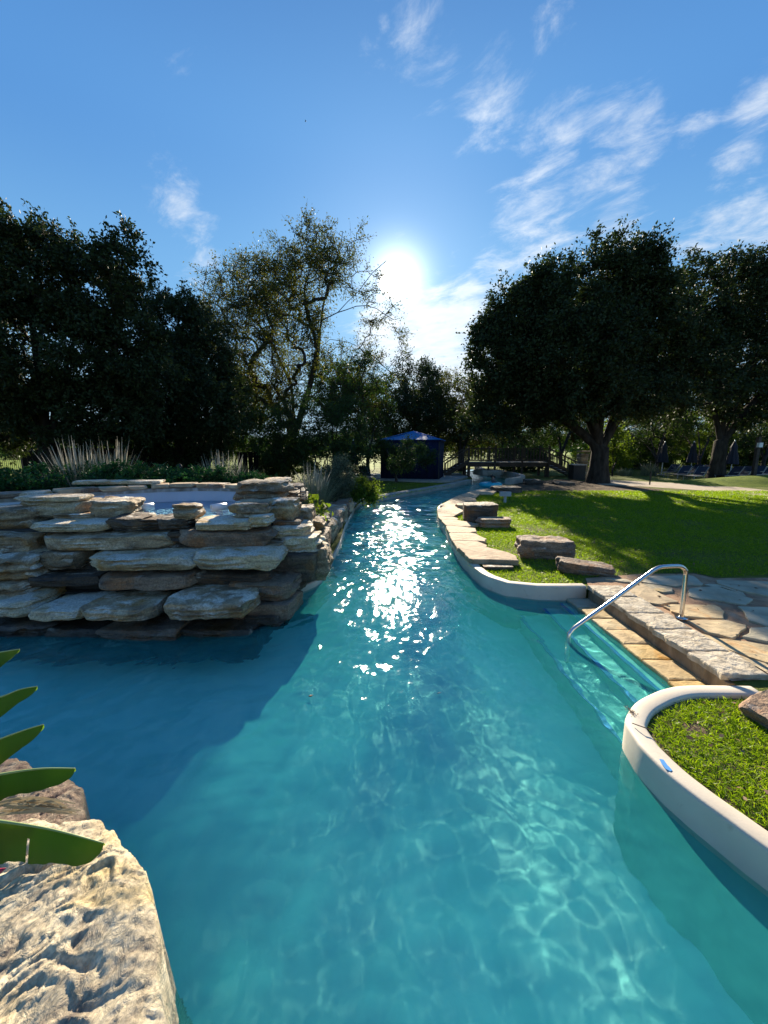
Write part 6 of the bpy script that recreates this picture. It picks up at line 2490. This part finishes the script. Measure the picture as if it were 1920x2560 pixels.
# marks and litter on the planter curb
P_ = [at(x, y, .2235) for x, y in [(1648, 1897), (1659, 1899), (1668, 1912), (1674, 1918), (1681, 1926), (1676, 1928), (1664, 1922), (1655, 1911)]]
me = bpy.data.meshes.new('paint_patch')
me.from_pydata([(p.x, p.y, .2238) for p in P_] + [(p.x, p.y, .2228) for p in P_], [], [tuple(range(8))[::-1]] + [(i, (i + 1) % 8, 8 + (i + 1) % 8, 8 + i) for i in range(8)])
link('paint_patch', me, M['paint'], planter)
tw = [at(1581, 1808, .235), at(1600, 1815, .25), at(1632, 1826, .24)]
tag(MB().tube(catmull(tw, .02), [.0035] * (len(catmull(tw, .02))), 6).build('twig', M['twig']), 'thin dark twig lying across the planter curb', 'twig')
c = at(1577, 1778, .224)
C_ = np.array(c)[None] + np.random.default_rng(5).normal(size=(170, 3)) * np.array([.014, .026, .0012]) + np.array([0, 0, .003])
D_ = np.random.default_rng(6).normal(size=(170, 3)) * np.array([1, 1, .15])
V, F = leaf_quads(C_, D_, .010, .4, np.random.default_rng(8))
M['debris'] = leafmat('brown_leaf_crumbs', (.16, .09, .05), (.26, .16, .10), trans=.1)
tag(link('leaf_litter', npmesh('leaf_litter', V, F), M['debris']), kind='stuff')

# fallen leaves floating and lying about
for i, (px, py, z, lab) in enumerate(((770, 1742, .012, 'brown leaf floating on the pool left of the middle'), (1092, 1735, .012, 'brown leaf floating on the pool before the steps'))):
    c = at(px, py, z)
    V, F = leaf_quads(np.array([list(c)]), np.array([[1.0, .3, .08]]), .045, .5, np.random.default_rng(30 + i))
    V[:, 2] += .004
    me = npmesh('floating_leaf', V, F)
    o = link('floating_leaf', me, M['debris'])
    sm_ = o.modifiers.new('thick', 'SOLIDIFY')
    sm_.thickness = .002
    tag(o, lab, 'leaf', 'fallen leaves on the water')

# bird high in the sky
p = vat(764, 303, 105)
bd = empty('bird', p, 'tiny dark bird flying high in the blue sky', 'bird')
MB().tube([p + Vector((-.22, 0, 0)), p + Vector((-.1, 0, .02)), p + Vector((.1, 0, .02)), p + Vector((.2, 0, .05)), p + Vector((.26, 0, .04))], [.01, .05, .055, .035, .005], 8).build('body', M['iron'], bd)
for s in (-1, 1):
    me = bpy.data.meshes.new('wing')
    vv = [p + Vector((-.06, 0, .03)), p + Vector((.08, 0, .03)), p + Vector((.04, s * .22, .12)), p + Vector((-.05, s * .42, .05)), p + Vector((-.08, s * .2, .10))]
    me.from_pydata([tuple(x) for x in vv] + [(x.x, x.y, x.z - .008) for x in vv], [], [(0, 1, 2, 3, 4), (9, 8, 7, 6, 5)] + [(i, (i + 1) % 5, 5 + (i + 1) % 5, 5 + i) for i in range(5)])
    link('wing', me, M['iron'], bd)

# scattered dead leaves on lawn, paving and grass bed
r_ = np.random.default_rng(140)
C_ = []
for n__, x0, x1, y0, y1, z in ((60, 3.5, 6.5, 3.4, 5.6, .222), (120, 2.0, 7.0, 5.8, 12.0, .215), (26, 2.0, 2.9, 1.6, 2.8, .235), (90, 5.0, 14.0, 12.0, 22.0, .2)):
    C_.append(np.stack([r_.uniform(x0, x1, n__), r_.uniform(y0, y1, n__), np.full(n__, z) + r_.uniform(0, .01, n__)], -1))
C_ = np.concatenate(C_)
keep = ~inside(POOL, C_[:, 0], C_[:, 1])
C_ = C_[keep]
D_ = r_.normal(size=(len(C_), 3)) * np.array([1, 1, .12])
V, F = leaf_quads(C_, D_, .045, .5, r_)
tag(link('fallen_leaves', npmesh('fallen_leaves', V, F), M['debris']), kind='stuff')
